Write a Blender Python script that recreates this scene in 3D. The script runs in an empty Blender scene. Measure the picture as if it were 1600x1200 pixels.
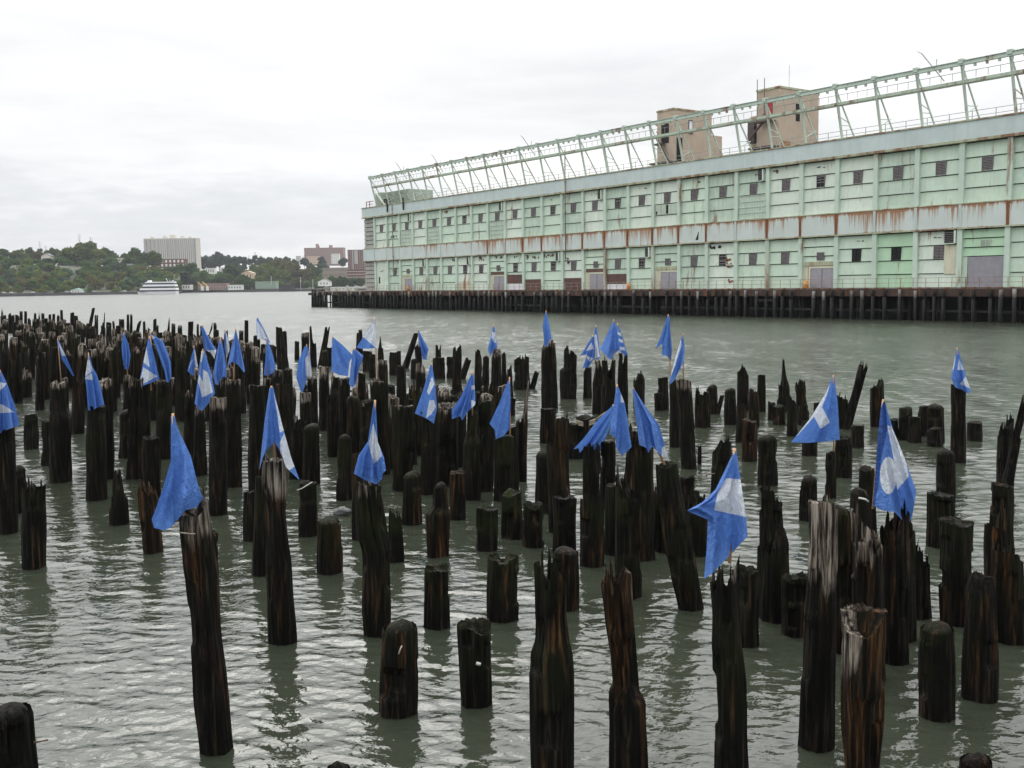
import bpy, bmesh, math, random
import numpy as np
from mathutils import Vector, Matrix
S = bpy.context.scene
COL = S.collection
rng = random.Random(7)
# ------------------------------------------------------------------ camera
FPX, PITCH, ROLL, EYE = 1600.0, 0.0964, -0.0127, 4.5
CAM = np.array([0, 0, EYE])
_F = np.array([0, math.cos(PITCH), -math.sin(PITCH)])
_R0 = np.array([1.0, 0, 0]); _U0 = np.cross(_R0, _F)
_R = _R0*math.cos(ROLL)+_U0*math.sin(ROLL); _U = _U0*math.cos(ROLL)-_R0*math.sin(ROLL)
cd = bpy.data.cameras.new('camera'); cam = bpy.data.objects.new('camera', cd); COL.objects.link(cam)
cd.sensor_width = 36; cd.lens = 36*FPX/1600; cd.clip_start = 0.1; cd.clip_end = 12000
M = Matrix.Identity(4)
for i in range(3):
    M[i][0] = _R[i]; M[i][1] = _U[i]; M[i][2] = -_F[i]; M[i][3] = CAM[i]
cam.matrix_world = M
S.camera = cam
# ------------------------------------------------------------------ world: overcast sky
W = bpy.data.worlds.new('World'); S.world = W; W.use_nodes = True
nt = W.node_tree; nt.nodes.clear()
SUN_EL, SUN_AZ = math.radians(42), math.radians(-14)      # azimuth from +Y towards +X


def N(nt, typ, **kw):
    n = nt.nodes.new(typ)
    for k, v in kw.items():
        if k == 'inp':
            for a, b in v.items(): n.inputs[a].default_value = b
        else: setattr(n, k, v)
    return n


def ramp(nt, fac, stops, interp='LINEAR'):
    n = nt.nodes.new('ShaderNodeValToRGB'); e = n.color_ramp.elements; n.color_ramp.interpolation = interp
    while len(e) < len(stops): e.new(0.5)
    for el, (p, c) in zip(e, stops):
        el.position = p; el.color = (c, c, c, 1) if not isinstance(c, (tuple, list)) else (*c, 1)
    nt.links.new(fac, n.inputs[0]); return n.outputs[0]


def math_n(nt, op, a, b=None, clamp=False):
    n = nt.nodes.new('ShaderNodeMath'); n.operation = op; n.use_clamp = clamp
    for i, v in enumerate((a, b)):
        if v is None: continue
        if hasattr(v, 'links'): nt.links.new(v, n.inputs[i])
        else: n.inputs[i].default_value = v
    return n.outputs[0]


def mix_c(nt, fac, a, b, mode='MIX'):
    n = nt.nodes.new('ShaderNodeMix'); n.data_type = 'RGBA'; n.blend_type = mode
    for sock, v in ((n.inputs[0], fac), (n.inputs[6], a), (n.inputs[7], b)):
        if hasattr(v, 'links'): nt.links.new(v, sock)
        elif isinstance(v, (tuple, list)): sock.default_value = (*v, 1)
        else: sock.default_value = v
    return n.outputs[2]


tc = N(nt, 'ShaderNodeTexCoord'); sep = N(nt, 'ShaderNodeSeparateXYZ'); nt.links.new(tc.outputs['Generated'], sep.inputs[0])
mp = N(nt, 'ShaderNodeMapping'); mp.inputs['Scale'].default_value = (2.2, 2.2, 11); nt.links.new(tc.outputs['Generated'], mp.inputs[0])
nz = N(nt, 'ShaderNodeTexNoise', inp={'Scale': 1.3, 'Detail': 7.0, 'Roughness': 0.55, 'Distortion': 0.3}); nt.links.new(mp.outputs[0], nz.inputs['Vector'])
nz2 = N(nt, 'ShaderNodeTexNoise', inp={'Scale': 3.1, 'Detail': 6.0, 'Roughness': 0.6}); nt.links.new(mp.outputs[0], nz2.inputs['Vector'])
base = ramp(nt, nz.outputs[0], [(0.34, (0.90, 0.905, 0.912)), (0.5, (1.02, 1.02, 1.02)), (0.64, (1.2, 1.2, 1.19))])
# grey lavender cloud bank low over the left horizon
elev = math_n(nt, 'ADD', sep.outputs[2], math_n(nt, 'MULTIPLY', math_n(nt, 'SUBTRACT', nz2.outputs[0], 0.5), 0.09))
low = ramp(nt, elev, [(0.0, 1.0), (0.075, 0.92), (0.115, 0.35), (0.17, 0.0)])
left = ramp(nt, math_n(nt, 'MULTIPLY', sep.outputs[0], -1.0), [(0.02, 0.0), (0.13, 0.75), (0.3, 1.0)])
bank = math_n(nt, 'MULTIPLY', low, left)
bankcol = ramp(nt, nz2.outputs[0], [(0.36, (0.72, 0.745, 0.795)), (0.52, (0.80, 0.82, 0.86)), (0.66, (0.95, 0.955, 0.975))])
cl1 = mix_c(nt, bank, base, bankcol)
top = ramp(nt, sep.outputs[2], [(0.20, 0.0), (0.34, 0.6), (0.62, 1.0), (1.0, 0.75)])
cl2 = mix_c(nt, top, cl1, (1.75, 1.78, 1.8))
# the brighter part of the overcast, where the sun stands behind it
vd = N(nt, 'ShaderNodeVectorMath'); vd.operation = 'DOT_PRODUCT'; nt.links.new(tc.outputs['Generated'], vd.inputs[0])
vd.inputs[1].default_value = (math.sin(SUN_AZ)*math.cos(SUN_EL), math.cos(SUN_AZ)*math.cos(SUN_EL), math.sin(SUN_EL))
glow = ramp(nt, vd.outputs['Value'], [(0.5, 0.0), (0.74, 0.35), (0.90, 0.8), (1.0, 1.0)])
glow = math_n(nt, 'MULTIPLY', glow, ramp(nt, sep.outputs[2], [(0.26, 0.0), (0.42, 1.0)]))
cl = mix_c(nt, math_n(nt, 'MULTIPLY', glow, math_n(nt, 'ADD', math_n(nt, 'MULTIPLY', nz2.outputs[0], 0.7), 0.5)), cl2, (4.3, 4.28, 4.2))
sky = N(nt, 'ShaderNodeTexSky'); sky.sky_type = 'NISHITA'; sky.sun_disc = False
sky.sun_elevation = SUN_EL; sky.sun_rotation = SUN_AZ
b1 = N(nt, 'ShaderNodeBackground', inp={'Strength': 0.1}); nt.links.new(sky.outputs[0], b1.inputs[0])
b2 = N(nt, 'ShaderNodeBackground', inp={'Strength': 1.0}); nt.links.new(cl, b2.inputs[0])
ms = N(nt, 'ShaderNodeMixShader', inp={0: 0.93}); nt.links.new(b1.outputs[0], ms.inputs[1]); nt.links.new(b2.outputs[0], ms.inputs[2])
ow = N(nt, 'ShaderNodeOutputWorld'); nt.links.new(ms.outputs[0], ow.inputs[0])
# ------------------------------------------------------------------ sun behind cloud
sd = bpy.data.lights.new('sun', 'SUN'); sd.energy = 0.8; sd.angle = math.radians(25); sd.color = (1, 0.97, 0.92)
so = bpy.data.objects.new('sun', sd); COL.objects.link(so)
sdir = Vector((math.sin(SUN_AZ)*math.cos(SUN_EL), math.cos(SUN_AZ)*math.cos(SUN_EL), math.sin(SUN_EL)))
so.rotation_euler = (-sdir).to_track_quat('-Z', 'Y').to_euler()
S.view_settings.view_transform = 'Standard'; S.view_settings.look = 'None'
S.view_settings.exposure = 0; S.view_settings.gamma = 1; S.view_settings.use_curve_mapping = False
try:
    S.cycles.max_bounces = 6; S.cycles.diffuse_bounces = 3; S.cycles.glossy_bounces = 3; S.cycles.use_denoising = True; S.cycles.denoiser = 'OPENIMAGEDENOISE'; S.cycles.denoising_input_passes = 'RGB_ALBEDO_NORMAL'; S.cycles.denoising_prefilter = 'ACCURATE'
except Exception: pass
# ------------------------------------------------------------------ helpers


def ray(x, y): return _R*((x-800)/FPX)+_U*((600-y)/FPX)+_F
def at(x, y, d): r = ray(x, y); return CAM+r*(d/r[1])        # point of the view ray at distance d (world y)
def on_z(x, y, z=0.0): r = ray(x, y); return CAM+r*((z-EYE)/r[2])
def to_px(P):
    d = np.asarray(P)-CAM; z = d@_F
    return 800+FPX*(d@_R)/z, 600-FPX*(d@_U)/z


def tag(o, label=None, cat=None, group=None, kind=None):
    if label: o['label'] = label
    if cat: o['category'] = cat
    if group: o['group'] = group
    if kind: o['kind'] = kind
    return o


def empty(name, loc=(0, 0, 0), rz=0):
    o = bpy.data.objects.new(name, None); COL.objects.link(o); o.location = loc; o.rotation_euler = (0, 0, rz); o.empty_display_size = 0.3
    return o


def copy_tree(o, parent=None):
    c = o.copy(); COL.objects.link(c); c.parent = parent
    for ch in [k for k in bpy.data.objects if k.parent == o]: copy_tree(ch, c)
    return c


class MB:
    def __init__(s): s.v = []; s.f = []; s.mi = []; s.sm = []
    def quad(s, pts, mi=0):
        n = len(s.v); s.v += [tuple(map(float, p)) for p in pts]; s.f.append(tuple(range(n, n+len(pts)))); s.mi.append(mi); s.sm.append(False)
    def box(s, x0, x1, y0, y1, z0, z1, mi=0, T=None):
        n = len(s.v)
        p = [(x0, y0, z0), (x1, y0, z0), (x1, y1, z0), (x0, y1, z0), (x0, y0, z1), (x1, y0, z1), (x1, y1, z1), (x0, y1, z1)]
        if T is not None: p = [tuple(T @ Vector(q)) for q in p]
        s.v += p
        for f in ((0, 3, 2, 1), (4, 5, 6, 7), (0, 1, 5, 4), (1, 2, 6, 5), (2, 3, 7, 6), (3, 0, 4, 7)):
            s.f.append(tuple(n+i for i in f)); s.mi.append(mi); s.sm.append(False)
    def hexa(s, p, mi=0):
        n = len(s.v); s.v += [tuple(map(float, q)) for q in p]
        for f in ((0, 3, 2, 1), (4, 5, 6, 7), (0, 1, 5, 4), (1, 2, 6, 5), (2, 3, 7, 6), (3, 0, 4, 7)):
            s.f.append(tuple(n+i for i in f)); s.mi.append(mi); s.sm.append(False)
    def tube(s, pts, r, seg=6, mi=0, r1=None, smooth=True):
        pts = [Vector(p) for p in pts]; n0 = len(s.v); m = len(pts)
        for i, p in enumerate(pts):
            d = (pts[min(i+1, m-1)]-pts[max(i-1, 0)]).normalized()
            a = d.cross(Vector((0, 0, 1)) if abs(d.z) < .9 else Vector((0, 1, 0))).normalized(); b = d.cross(a)
            rr = r if r1 is None else r+(r1-r)*i/(m-1)
            for k in range(seg):
                t = 2*math.pi*k/seg; q = p+a*math.cos(t)*rr+b*math.sin(t)*rr; s.v.append(tuple(q))
        for i in range(m-1):
            for k in range(seg):
                k2 = (k+1) % seg
                s.f.append((n0+i*seg+k, n0+(i+1)*seg+k, n0+(i+1)*seg+k2, n0+i*seg+k2)); s.mi.append(mi); s.sm.append(smooth)
        s.f.append(tuple(n0+k for k in range(seg))); s.mi.append(mi); s.sm.append(False)
        s.f.append(tuple(n0+(m-1)*seg+k for k in reversed(range(seg)))); s.mi.append(mi); s.sm.append(False)
    def bar(s, a, b, w, h=None, mi=0):
        a, b = Vector(a), Vector(b); d = b-a; L = d.length; d.normalize(); h = h or w
        x = d.cross(Vector((0, 0, 1)) if abs(d.z) < .95 else Vector((0, 1, 0))).normalized(); y = d.cross(x)
        p = [a+x*i*w/2+y*j*h/2 for i, j in ((-1, -1), (1, -1), (1, 1), (-1, 1))]
        s.hexa(p+[q+d*L for q in p], mi)
    def build(s, name, mats, parent=None, loc=None):
        me = bpy.data.meshes.new(name); me.from_pydata(s.v, [], s.f)
        for m in (mats if isinstance(mats, (list, tuple)) else [mats]): me.materials.append(m)
        me.polygons.foreach_set('material_index', s.mi); me.polygons.foreach_set('use_smooth', s.sm); me.update()
        o = bpy.data.objects.new(name, me); COL.objects.link(o); o.parent = parent
        if loc is not None: o.location = loc
        return o


def grid_mesh(name, V, nu, nv, mats, parent=None, mi=None, smooth=True):
    me = bpy.data.meshes.new(name)
    idx = np.arange(nu*nv).reshape(nv, nu)
    f = np.stack([idx[:-1, :-1], idx[:-1, 1:], idx[1:, 1:], idx[1:, :-1]], -1).reshape(-1, 4)
    me.vertices.add(len(V)); me.vertices.foreach_set('co', np.asarray(V, dtype=np.float32).ravel())
    me.loops.add(f.size); me.loops.foreach_set('vertex_index', f.ravel().astype(np.int32))
    me.polygons.add(len(f)); me.polygons.foreach_set('loop_start', np.arange(0, f.size, 4, dtype=np.int32))
    me.polygons.foreach_set('loop_total', np.full(len(f), 4, dtype=np.int32))
    for m in mats: me.materials.append(m)
    if mi is not None: me.polygons.foreach_set('material_index', np.asarray(mi, dtype=np.int32))
    me.polygons.foreach_set('use_smooth', np.full(len(f), smooth)); me.update(calc_edges=True); me.validate()
    o = bpy.data.objects.new(name, me); COL.objects.link(o); o.parent = parent
    return o


def new_mat(name):
    m = bpy.data.materials.new(name); m.use_nodes = True; t = m.node_tree
    return m, t, t.nodes['Principled BSDF']


def obj_coord(t, scale=(1, 1, 1), which='Object'):
    c = N(t, 'ShaderNodeTexCoord'); m = N(t, 'ShaderNodeMapping'); m.inputs['Scale'].default_value = scale
    t.links.new(c.outputs[which], m.inputs[0]); return m.outputs[0]


def noise(t, vec, scale, detail=4.0, rough=0.55, dist=0.0):
    n = N(t, 'ShaderNodeTexNoise', inp={'Scale': scale, 'Detail': detail, 'Roughness': rough, 'Distortion': dist}); t.links.new(vec, n.inputs['Vector']); return n.outputs[0]


def bump(t, b, h, strength, dist):
    n = N(t, 'ShaderNodeBump', inp={'Strength': strength, 'Distance': dist}); t.links.new(h, n.inputs['Height']); t.links.new(n.outputs[0], b.inputs['Normal']); return n


def simple(name, col, rough=0.7, var=0.18, scale=3.0, metallic=0.0, bmp=0.0, stretch=(1, 1, 1), rand=0.0):
    m, t, b = new_mat(name)
    n = noise(t, obj_coord(t, stretch), scale, 5.0, 0.6)
    c = ramp(t, n, [(0.3, tuple(x*(1-var) for x in col)), (0.7, tuple(min(1, x*(1+var)) for x in col))])
    if rand:
        oi = N(t, 'ShaderNodeObjectInfo'); r = ramp(t, oi.outputs['Random'], [(0, 1-rand), (1, 1+rand)])
        c = mix_c(t, 1.0, c, r, 'MULTIPLY')
    t.links.new(c, b.inputs['Base Color']); b.inputs['Roughness'].default_value = rough; b.inputs['Metallic'].default_value = metallic
    if bmp: bump(t, b, n, bmp, 0.05)
    return m


# ------------------------------------------------------------------ river
WAVE = np.random.RandomState(3)


def wave_height(x, y, spacing):
    h = np.zeros_like(x)
    n = 120
    lam = 0.15*np.exp(WAVE.rand(n)**1.25*math.log(1.9/0.15))
    ang = math.radians(80)+WAVE.randn(n)*0.55
    ph = WAVE.rand(n)*6.283
    for L, a, p in zip(lam, ang, ph):
        k = 2*math.pi/L
        amp = 0.0029*(L/(1+(L/.75)**2))**0.72
        fade = np.clip((L/spacing-2.4)/2.5, 0, 1)
        ddx, ddy = math.cos(a), math.sin(a)
        cr = x*ddy-y*ddx
        mod = 0.7+0.5*np.sin(0.13*k*cr+p*3)*np.sin(0.07*k*(x*ddx+y*ddy)+p*7)
        f = k*(x*ddx+y*ddy)+p+0.9*np.sin(0.17*k*cr+p*5)
        h += amp*mod*fade*(np.cos(f)+0.3*np.cos(2*f))
    gust = 0.8+0.35*np.sin(x*.31+1.7*np.sin(y*.23))*np.sin(y*.47+1.1*np.sin(x*.19+2))
    return h*gust


rr = [1.0]
while rr[-1] < 9000:
    r = rr[-1]
    rr.append(r*(1+(0.05 if r < 7 else 0.0031 if r < 80 else 0.0031+0.03*min(1, (r-80)/300))))
rr = np.array(rr)
fine = np.linspace(-0.60, 0.60, 440); aa = np.concatenate([np.linspace(-math.pi, -0.63, 40), fine, np.linspace(0.63, math.pi, 40)])
AA, RR = np.meshgrid(aa, rr)
wx, wy = RR*np.sin(AA), RR*np.cos(AA)
wz = wave_height(wx, wy, np.maximum(RR*0.0031, 0.012))*np.where(np.abs(AA) < 0.605, 1, 0)
mw, t, b = new_mat('river_water')
pos = obj_coord(t)
bigp = noise(t, pos, 0.035, 3.0)
c = ramp(t, bigp, [(0.35, (0.031, 0.037, 0.025)), (0.65, (0.043, 0.051, 0.036))])
t.links.new(c, b.inputs['Base Color']); b.inputs['Roughness'].default_value = 0.035; b.inputs['IOR'].default_value = 1.33
m2 = N(t, 'ShaderNodeMapping'); m2.inputs['Scale'].default_value = (1.0, 1.5, 1.0); m2.inputs['Rotation'].default_value = (0, 0, math.radians(14)); t.links.new(pos, m2.inputs[0])
h1 = noise(t, m2.outputs[0], 4.5, 3.0, 0.55, 0.5); h2 = noise(t, m2.outputs[0], 2.0, 3.0, 0.5, 0.4)
hh = math_n(t, 'ADD', math_n(t, 'MULTIPLY', h1, 0.24), math_n(t, 'MULTIPLY', h2, 0.5))
bn = N(t, 'ShaderNodeBump', inp={'Strength': 0.5, 'Distance': 0.1}); t.links.new(hh, bn.inputs['Height'])
# small waves beyond the reach of the mesh tilt the surface too
fa = N(t, 'ShaderNodeAttribute'); fa.attribute_name = 'fine'
cn = N(t, 'ShaderNodeTexNoise', inp={'Scale': 2.6, 'Detail': 4.0, 'Roughness': 0.6}); t.links.new(m2.outputs[0], cn.inputs['Vector'])
v1 = N(t, 'ShaderNodeVectorMath'); v1.operation = 'SUBTRACT'; t.links.new(cn.outputs['Color'], v1.inputs[0]); v1.inputs[1].default_value = (.5, .5, .5)
v2 = N(t, 'ShaderNodeVectorMath'); v2.operation = 'MULTIPLY'; t.links.new(v1.outputs[0], v2.inputs[0]); v2.inputs[1].default_value = (1.0, 1.35, 0.0)
sm_ = N(t, 'ShaderNodeMapping'); sm_.inputs['Scale'].default_value = (.55, .16, 1); t.links.new(pos, sm_.inputs[0])
cn2 = N(t, 'ShaderNodeTexNoise', inp={'Scale': 1.0, 'Detail': 3.0, 'Roughness': 0.7}); t.links.new(sm_.outputs[0], cn2.inputs['Vector'])
w1 = N(t, 'ShaderNodeVectorMath'); w1.operation = 'SUBTRACT'; t.links.new(cn2.outputs['Color'], w1.inputs[0]); w1.inputs[1].default_value = (.5, .5, .5)
w2 = N(t, 'ShaderNodeVectorMath'); w2.operation = 'MULTIPLY'; t.links.new(w1.outputs[0], w2.inputs[0]); w2.inputs[1].default_value = (.5, .9, 0.0)
w3 = N(t, 'ShaderNodeVectorMath'); w3.operation = 'ADD'; t.links.new(v2.outputs[0], w3.inputs[0]); t.links.new(w2.outputs[0], w3.inputs[1]); v2 = w3
v3 = N(t, 'ShaderNodeVectorMath'); v3.operation = 'SCALE'; t.links.new(v2.outputs[0], v3.inputs[0]); t.links.new(math_n(t, 'ADD', math_n(t, 'MULTIPLY', fa.outputs['Fac'], 0.62), 0.08), v3.inputs['Scale'])
v4 = N(t, 'ShaderNodeVectorMath'); v4.operation = 'ADD'; t.links.new(v3.outputs[0], v4.inputs[0]); t.links.new(bn.outputs[0], v4.inputs[1])
v5 = N(t, 'ShaderNodeVectorMath'); v5.operation = 'NORMALIZE'; t.links.new(v4.outputs[0], v5.inputs[0]); t.links.new(v5.outputs[0], b.inputs['Normal'])
t.links.new(math_n(t, 'ADD', math_n(t, 'MULTIPLY', fa.outputs['Fac'], 0.20), 0.03), b.inputs['Roughness'])
river = grid_mesh('river', np.stack([wx, wy, wz], -1).reshape(-1, 3), len(aa), len(rr), [mw]); tag(river, kind='structure')
fa_ = river.data.color_attributes.new('fine', 'FLOAT_COLOR', 'POINT'); q_ = np.clip((RR.ravel()-12)/70, 0, 1)**.75; fa_.data.foreach_set('color', np.stack([q_, q_, q_, np.ones_like(q_)], -1).astype(np.float32).ravel())

# ------------------------------------------------------------------ wood of the old pilings
mp_, t, b = new_mat('piling_wood')
at_ = N(t, 'ShaderNodeAttribute'); at_.attribute_name = 'wear'; sp = N(t, 'ShaderNodeSeparateColor'); t.links.new(at_.outputs['Color'], sp.inputs[0])
oi = N(t, 'ShaderNodeObjectInfo')
cc = N(t, 'ShaderNodeTexCoord'); av = N(t, 'ShaderNodeVectorMath'); av.operation = 'ADD'
rv = N(t, 'ShaderNodeCombineXYZ'); t.links.new(math_n(t, 'MULTIPLY', oi.outputs['Random'], 37.0), rv.inputs[0]); t.links.new(math_n(t, 'MULTIPLY', oi.outputs['Random'], 11.0), rv.inputs[2])
t.links.new(cc.outputs['Object'], av.inputs[0]); t.links.new(rv.outputs[0], av.inputs[1])
gm = N(t, 'ShaderNodeMapping'); gm.inputs['Scale'].default_value = (22, 22, 1.3); t.links.new(av.outputs[0], gm.inputs[0])
grain = noise(t, gm.outputs[0], 1.0, 6.0, 0.65, 0.25)
blot = noise(t, av.outputs[0], 2.6, 5.0, 0.6, 0.5)
gm2 = N(t, 'ShaderNodeMapping'); gm2.inputs['Scale'].default_value = (7, 7, 0.8); t.links.new(av.outputs[0], gm2.inputs[0])
strip = noise(t, gm2.outputs[0], 1.0, 4.0, 0.6)
dark = ramp(t, grain, [(0.42, (0.0010, 0.0009, 0.0008)), (0.53, (0.0045, 0.0037, 0.0026)), (0.66, (0.030, 0.0225, 0.014))])
brown = ramp(t, grain, [(0.40, (0.003, 0.002, 0.0012)), (0.53, (0.026, 0.012, 0.005)), (0.66, (0.12, 0.058, 0.022))])
pale = ramp(t, grain, [(0.42, (0.008, 0.007, 0.006)), (0.50, (0.10, 0.08, 0.062)), (0.60, (0.34, 0.295, 0.245)), (0.74, (0.52, 0.48, 0.42))])
moss = ramp(t, blot, [(0.3, (0.005, 0.007, 0.0025)), (0.7, (0.024, 0.033, 0.009))])
bfac = ramp(t, math_n(t, 'ADD', strip, math_n(t, 'MULTIPLY', sp.outputs[2], 0.2)), [(0.58, 0.0), (0.68, 0.95)])
c1 = mix_c(t, bfac, dark, brown)
mfac = math_n(t, 'MULTIPLY', ramp(t, blot, [(0.36, 0.1), (0.6, 1.0)]), sp.outputs[1], True)
c2 = mix_c(t, mfac, c1, moss)
pf = ramp(t, math_n(t, 'ADD', math_n(t, 'MULTIPLY', strip, 0.9), math_n(t, 'SUBTRACT', sp.outputs[0], 0.5)), [(0.40, 0.0), (0.56, 1.0)])
c3 = mix_c(t, pf, c2, pale)
t.links.new(c3, b.inputs['Base Color'])
rg = ramp(t, blot, [(0.3, 0.55), (0.7, 0.9)]); t.links.new(rg, b.inputs['Roughness']); b.inputs['Specular IOR Level'].default_value = 0.14
bump(t, b, math_n(t, 'ADD', grain, math_n(t, 'MULTIPLY', blot, 0.5)), 1.0, 0.05)
WOOD = mp_
M_ROPE = simple('old_rope', (0.30, 0.26, 0.20), 0.9, 0.3, 20)
M_NAIL = simple('rusty_iron', (0.10, 0.06, 0.045), 0.6, 0.4, 12)
M_NAILP = simple('pale_iron', (0.55, 0.53, 0.5), 0.5, 0.2, 12)

PILES = []


def piling(xt, yt, xb, yb, wt, wb, kind='f', w=0.0, o=0.0, m=0.25, rows=None, prof=None, flag=None, drop=None, we=0.5, side=None, look=None, wside=0):
    """a timber piling: rows are (y, x left, x right) in photo pixels at the piling's own distance"""
    B = on_z(xb, yb); d = B[1]; r = random.Random(int(xt*131+yt*17+xb))
    if rows is None: rows = [(yt, xt-wt/2, xt+wt/2), (yb, xb-wb/2, xb+wb/2)]
    zs, cx, rad = [], [], []
    for (y, a, c) in rows:
        A, C = at(a, y, d), at(c, y, d); zs.append((A[2]+C[2])/2); cx.append((A[0]+C[0])/2); rad.append(abs(C[0]-A[0])/2)
    o_ = np.argsort(zs); zs = np.array(zs)[o_]; cx = np.array(cx)[o_]; rad = np.array(rad)[o_]
    if zs[0] > 0.05:      # piling goes on below the last row, down to the river bed
        sl = (cx[1]-cx[0])/max(.1, zs[1]-zs[0]); cx = np.r_[cx[0]-sl*(zs[0]+.05), cx]; zs = np.r_[-.05, zs]; rad = np.r_[rad[0], rad]
    ztop = zs[-1]; H = ztop
    wpx = max(wb, 2)
    nseg, nrow = (72, 70) if wpx > 36 else (44, 40) if wpx > 22 else (24, 18) if wpx > 10 else (10, 7)
    th = np.arange(nseg)/nseg*2*math.pi; c = np.cos(th); s_ = np.sin(th)
    # drop of the broken top per column
    P1, P2 = r.uniform(0, 6.28), r.uniform(0, 6.28)
    cr = min(0.65, H*0.33)
    if prof is not None:
        dp = np.interp(c, [p[0] for p in prof], [p[1] for p in prof])*(EYE/((yb-452)/1.0) if True else 1)
    elif kind == 'f':
        dp = 0.02+0.02*np.sin(th+P1)+0.012*np.sin(3*th+P2)
        if r.random() < .55: dp = dp+np.clip(np.cos(th-P2*1.7)*1.6-r.uniform(.3, .9), 0, 1)*r.uniform(.05, .22)*min(1, H)
        dp = dp+.03*np.array([r.random() for _ in range(nseg)])*(1 if nseg > 30 else .5)
    elif kind == 'r': dp = 0.02+0.015*np.sin(th+P1)
    elif kind == 'j':
        st = np.array([r.random() for _ in range(nseg)]); wdt = max(1, nseg//14); st = np.repeat(st[:nseg//wdt+1], wdt)[:nseg]
        dp = cr*(0.15+0.5*(0.5+0.5*np.sin(th+P1))+0.75*np.clip(st-0.45, 0, 1))
        dp -= dp.min()
    elif kind == 's':
        k0 = r.choice([-0.8, -0.2, 0.3, 0.8]) if side is None else side
        dp = np.clip((np.abs(c-k0)-0.22)*4, 0, 1)*cr*1.5; dp += np.array([r.uniform(0, .08) for _ in th])
    elif kind == 'k':
        dp = np.where(np.abs(c-0.1) < 0.35, cr*0.9, 0)+np.array([r.uniform(0, .07) for _ in th])
    elif kind == 't':
        sd_ = (1 if r.random() < .5 else -1) if side is None else side
        dp = np.where(c*sd_ > 0.1, cr*0.7, 0)+np.array([r.uniform(0, .05) for _ in th])
    dp = np.minimum(dp, max(0.05, H*0.75))
    zmin = -0.7
    V = []; Wr = []
    amp = 0.05 if wpx > 12 else 0.03
    fl = [(r.uniform(0, 6.28), r.choice([2, 3, 4, 5, 7, 9]), r.uniform(.4, 1)/(1+q*.3)) for q in range(6)]

    def surf(z, thv, mult=1.0):
        R_ = np.interp(z, zs, rad); X_ = np.interp(z, zs, cx)
        f = np.zeros_like(z)
        for p, k, a in fl: f = f+a*np.sin(k*thv+p+0.9*np.sin(z*1.7+p*2))
        f = 1+amp*0.6*f+amp*0.8*np.sin(z*6+P1)*np.sin(thv*2+P2)
        for tc_, tw, zc_, zh, dd_ in chips:
            da = np.abs((thv-tc_+math.pi) % (2*math.pi)-math.pi); f = f-dd_*np.clip((tw-da)/(tw*.3), 0, 1)*np.clip((zh-np.abs(z-zc_))/(zh*.18), 0, 1)
        for tc_, tw, ln_, dd_ in crk:
            da = np.abs((thv-tc_-.12*np.sin(z*3+tc_)+math.pi) % (2*math.pi)-math.pi); f = f-dd_*np.clip(1-da/tw, 0, 1)*np.clip((z-(H-ln_))/.3, 0, 1)
        if nseg > 40: f = f+.022*np.sin(13*thv+2*np.sin(z*2.1+P1))+.016*np.sin(19*thv+2.5*np.sin(z*1.3+P2))
        R_ = R_*np.maximum(f, .35)*mult
        return X_+R_*np.cos(thv), R_*np.sin(thv)
    chips = [(r.uniform(0, 6.28), r.uniform(.3, .9), r.uniform(.25, 1)*H, r.uniform(.15, .5)*max(.5, H*.4), r.uniform(.10, .26)) for q in range(int(r.uniform(2, 6)))]
    crk = [(r.uniform(0, 6.28), r.uniform(.05, .12), r.uniform(.3, 1.2), r.uniform(.08, .2)) for q in range(int(r.uniform(2, 5)))]
    tt = np.linspace(0, 1, nrow)**0.9
    for q in tt:
        z = zmin+(ztop-dp-zmin)*q
        x, y = surf(z, th); V.append(np.stack([x, d+y, z], -1))
    last = ztop-dp
    if kind == 'r': caps = [(0.93, 0.035), (0.78, 0.075), (0.5, 0.105), (0.2, 0.12)]
    else: caps = [(0.96, 0.012), (0.62, 0.02), (0.3, 0.03)]
    if kind == 'r':
        for a_, q in ((V[-1], 0),): a_[:, 2] -= 0.10
        V[-2][:, 2] = np.minimum(V[-2][:, 2], V[-1][:, 2]-0.02)
    for cm, dz in caps:
        if kind in 'jskt' or prof is not None:
            z = last-(1-cm)*0.25*(0.3+dp/max(dp.max(), .01))+0.0*dz-0.02
            lowz = last.max()-dp.max()-0.03
            z = z*(cm**0.5)+lowz*(1-cm**0.5)
            x, y = surf(last, th, cm)
        else:
            z = last+(dz-0.10 if kind == 'r' else -dz*0.4+0.01*np.sin(th*2+P1)); x, y = surf(last, th, cm)
        V.append(np.stack([x, d+y, z], -1))
    n_r = len(V); V = np.concatenate(V)
    faces = []
    for i in range(n_r-1):
        for k in range(nseg):
            k2 = (k+1) % nseg; faces.append((i*nseg+k, i*nseg+k2, (i+1)*nseg+k2, (i+1)*nseg+k))
    faces.append(tuple((n_r-1)*nseg+k for k in range(nseg)))
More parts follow.
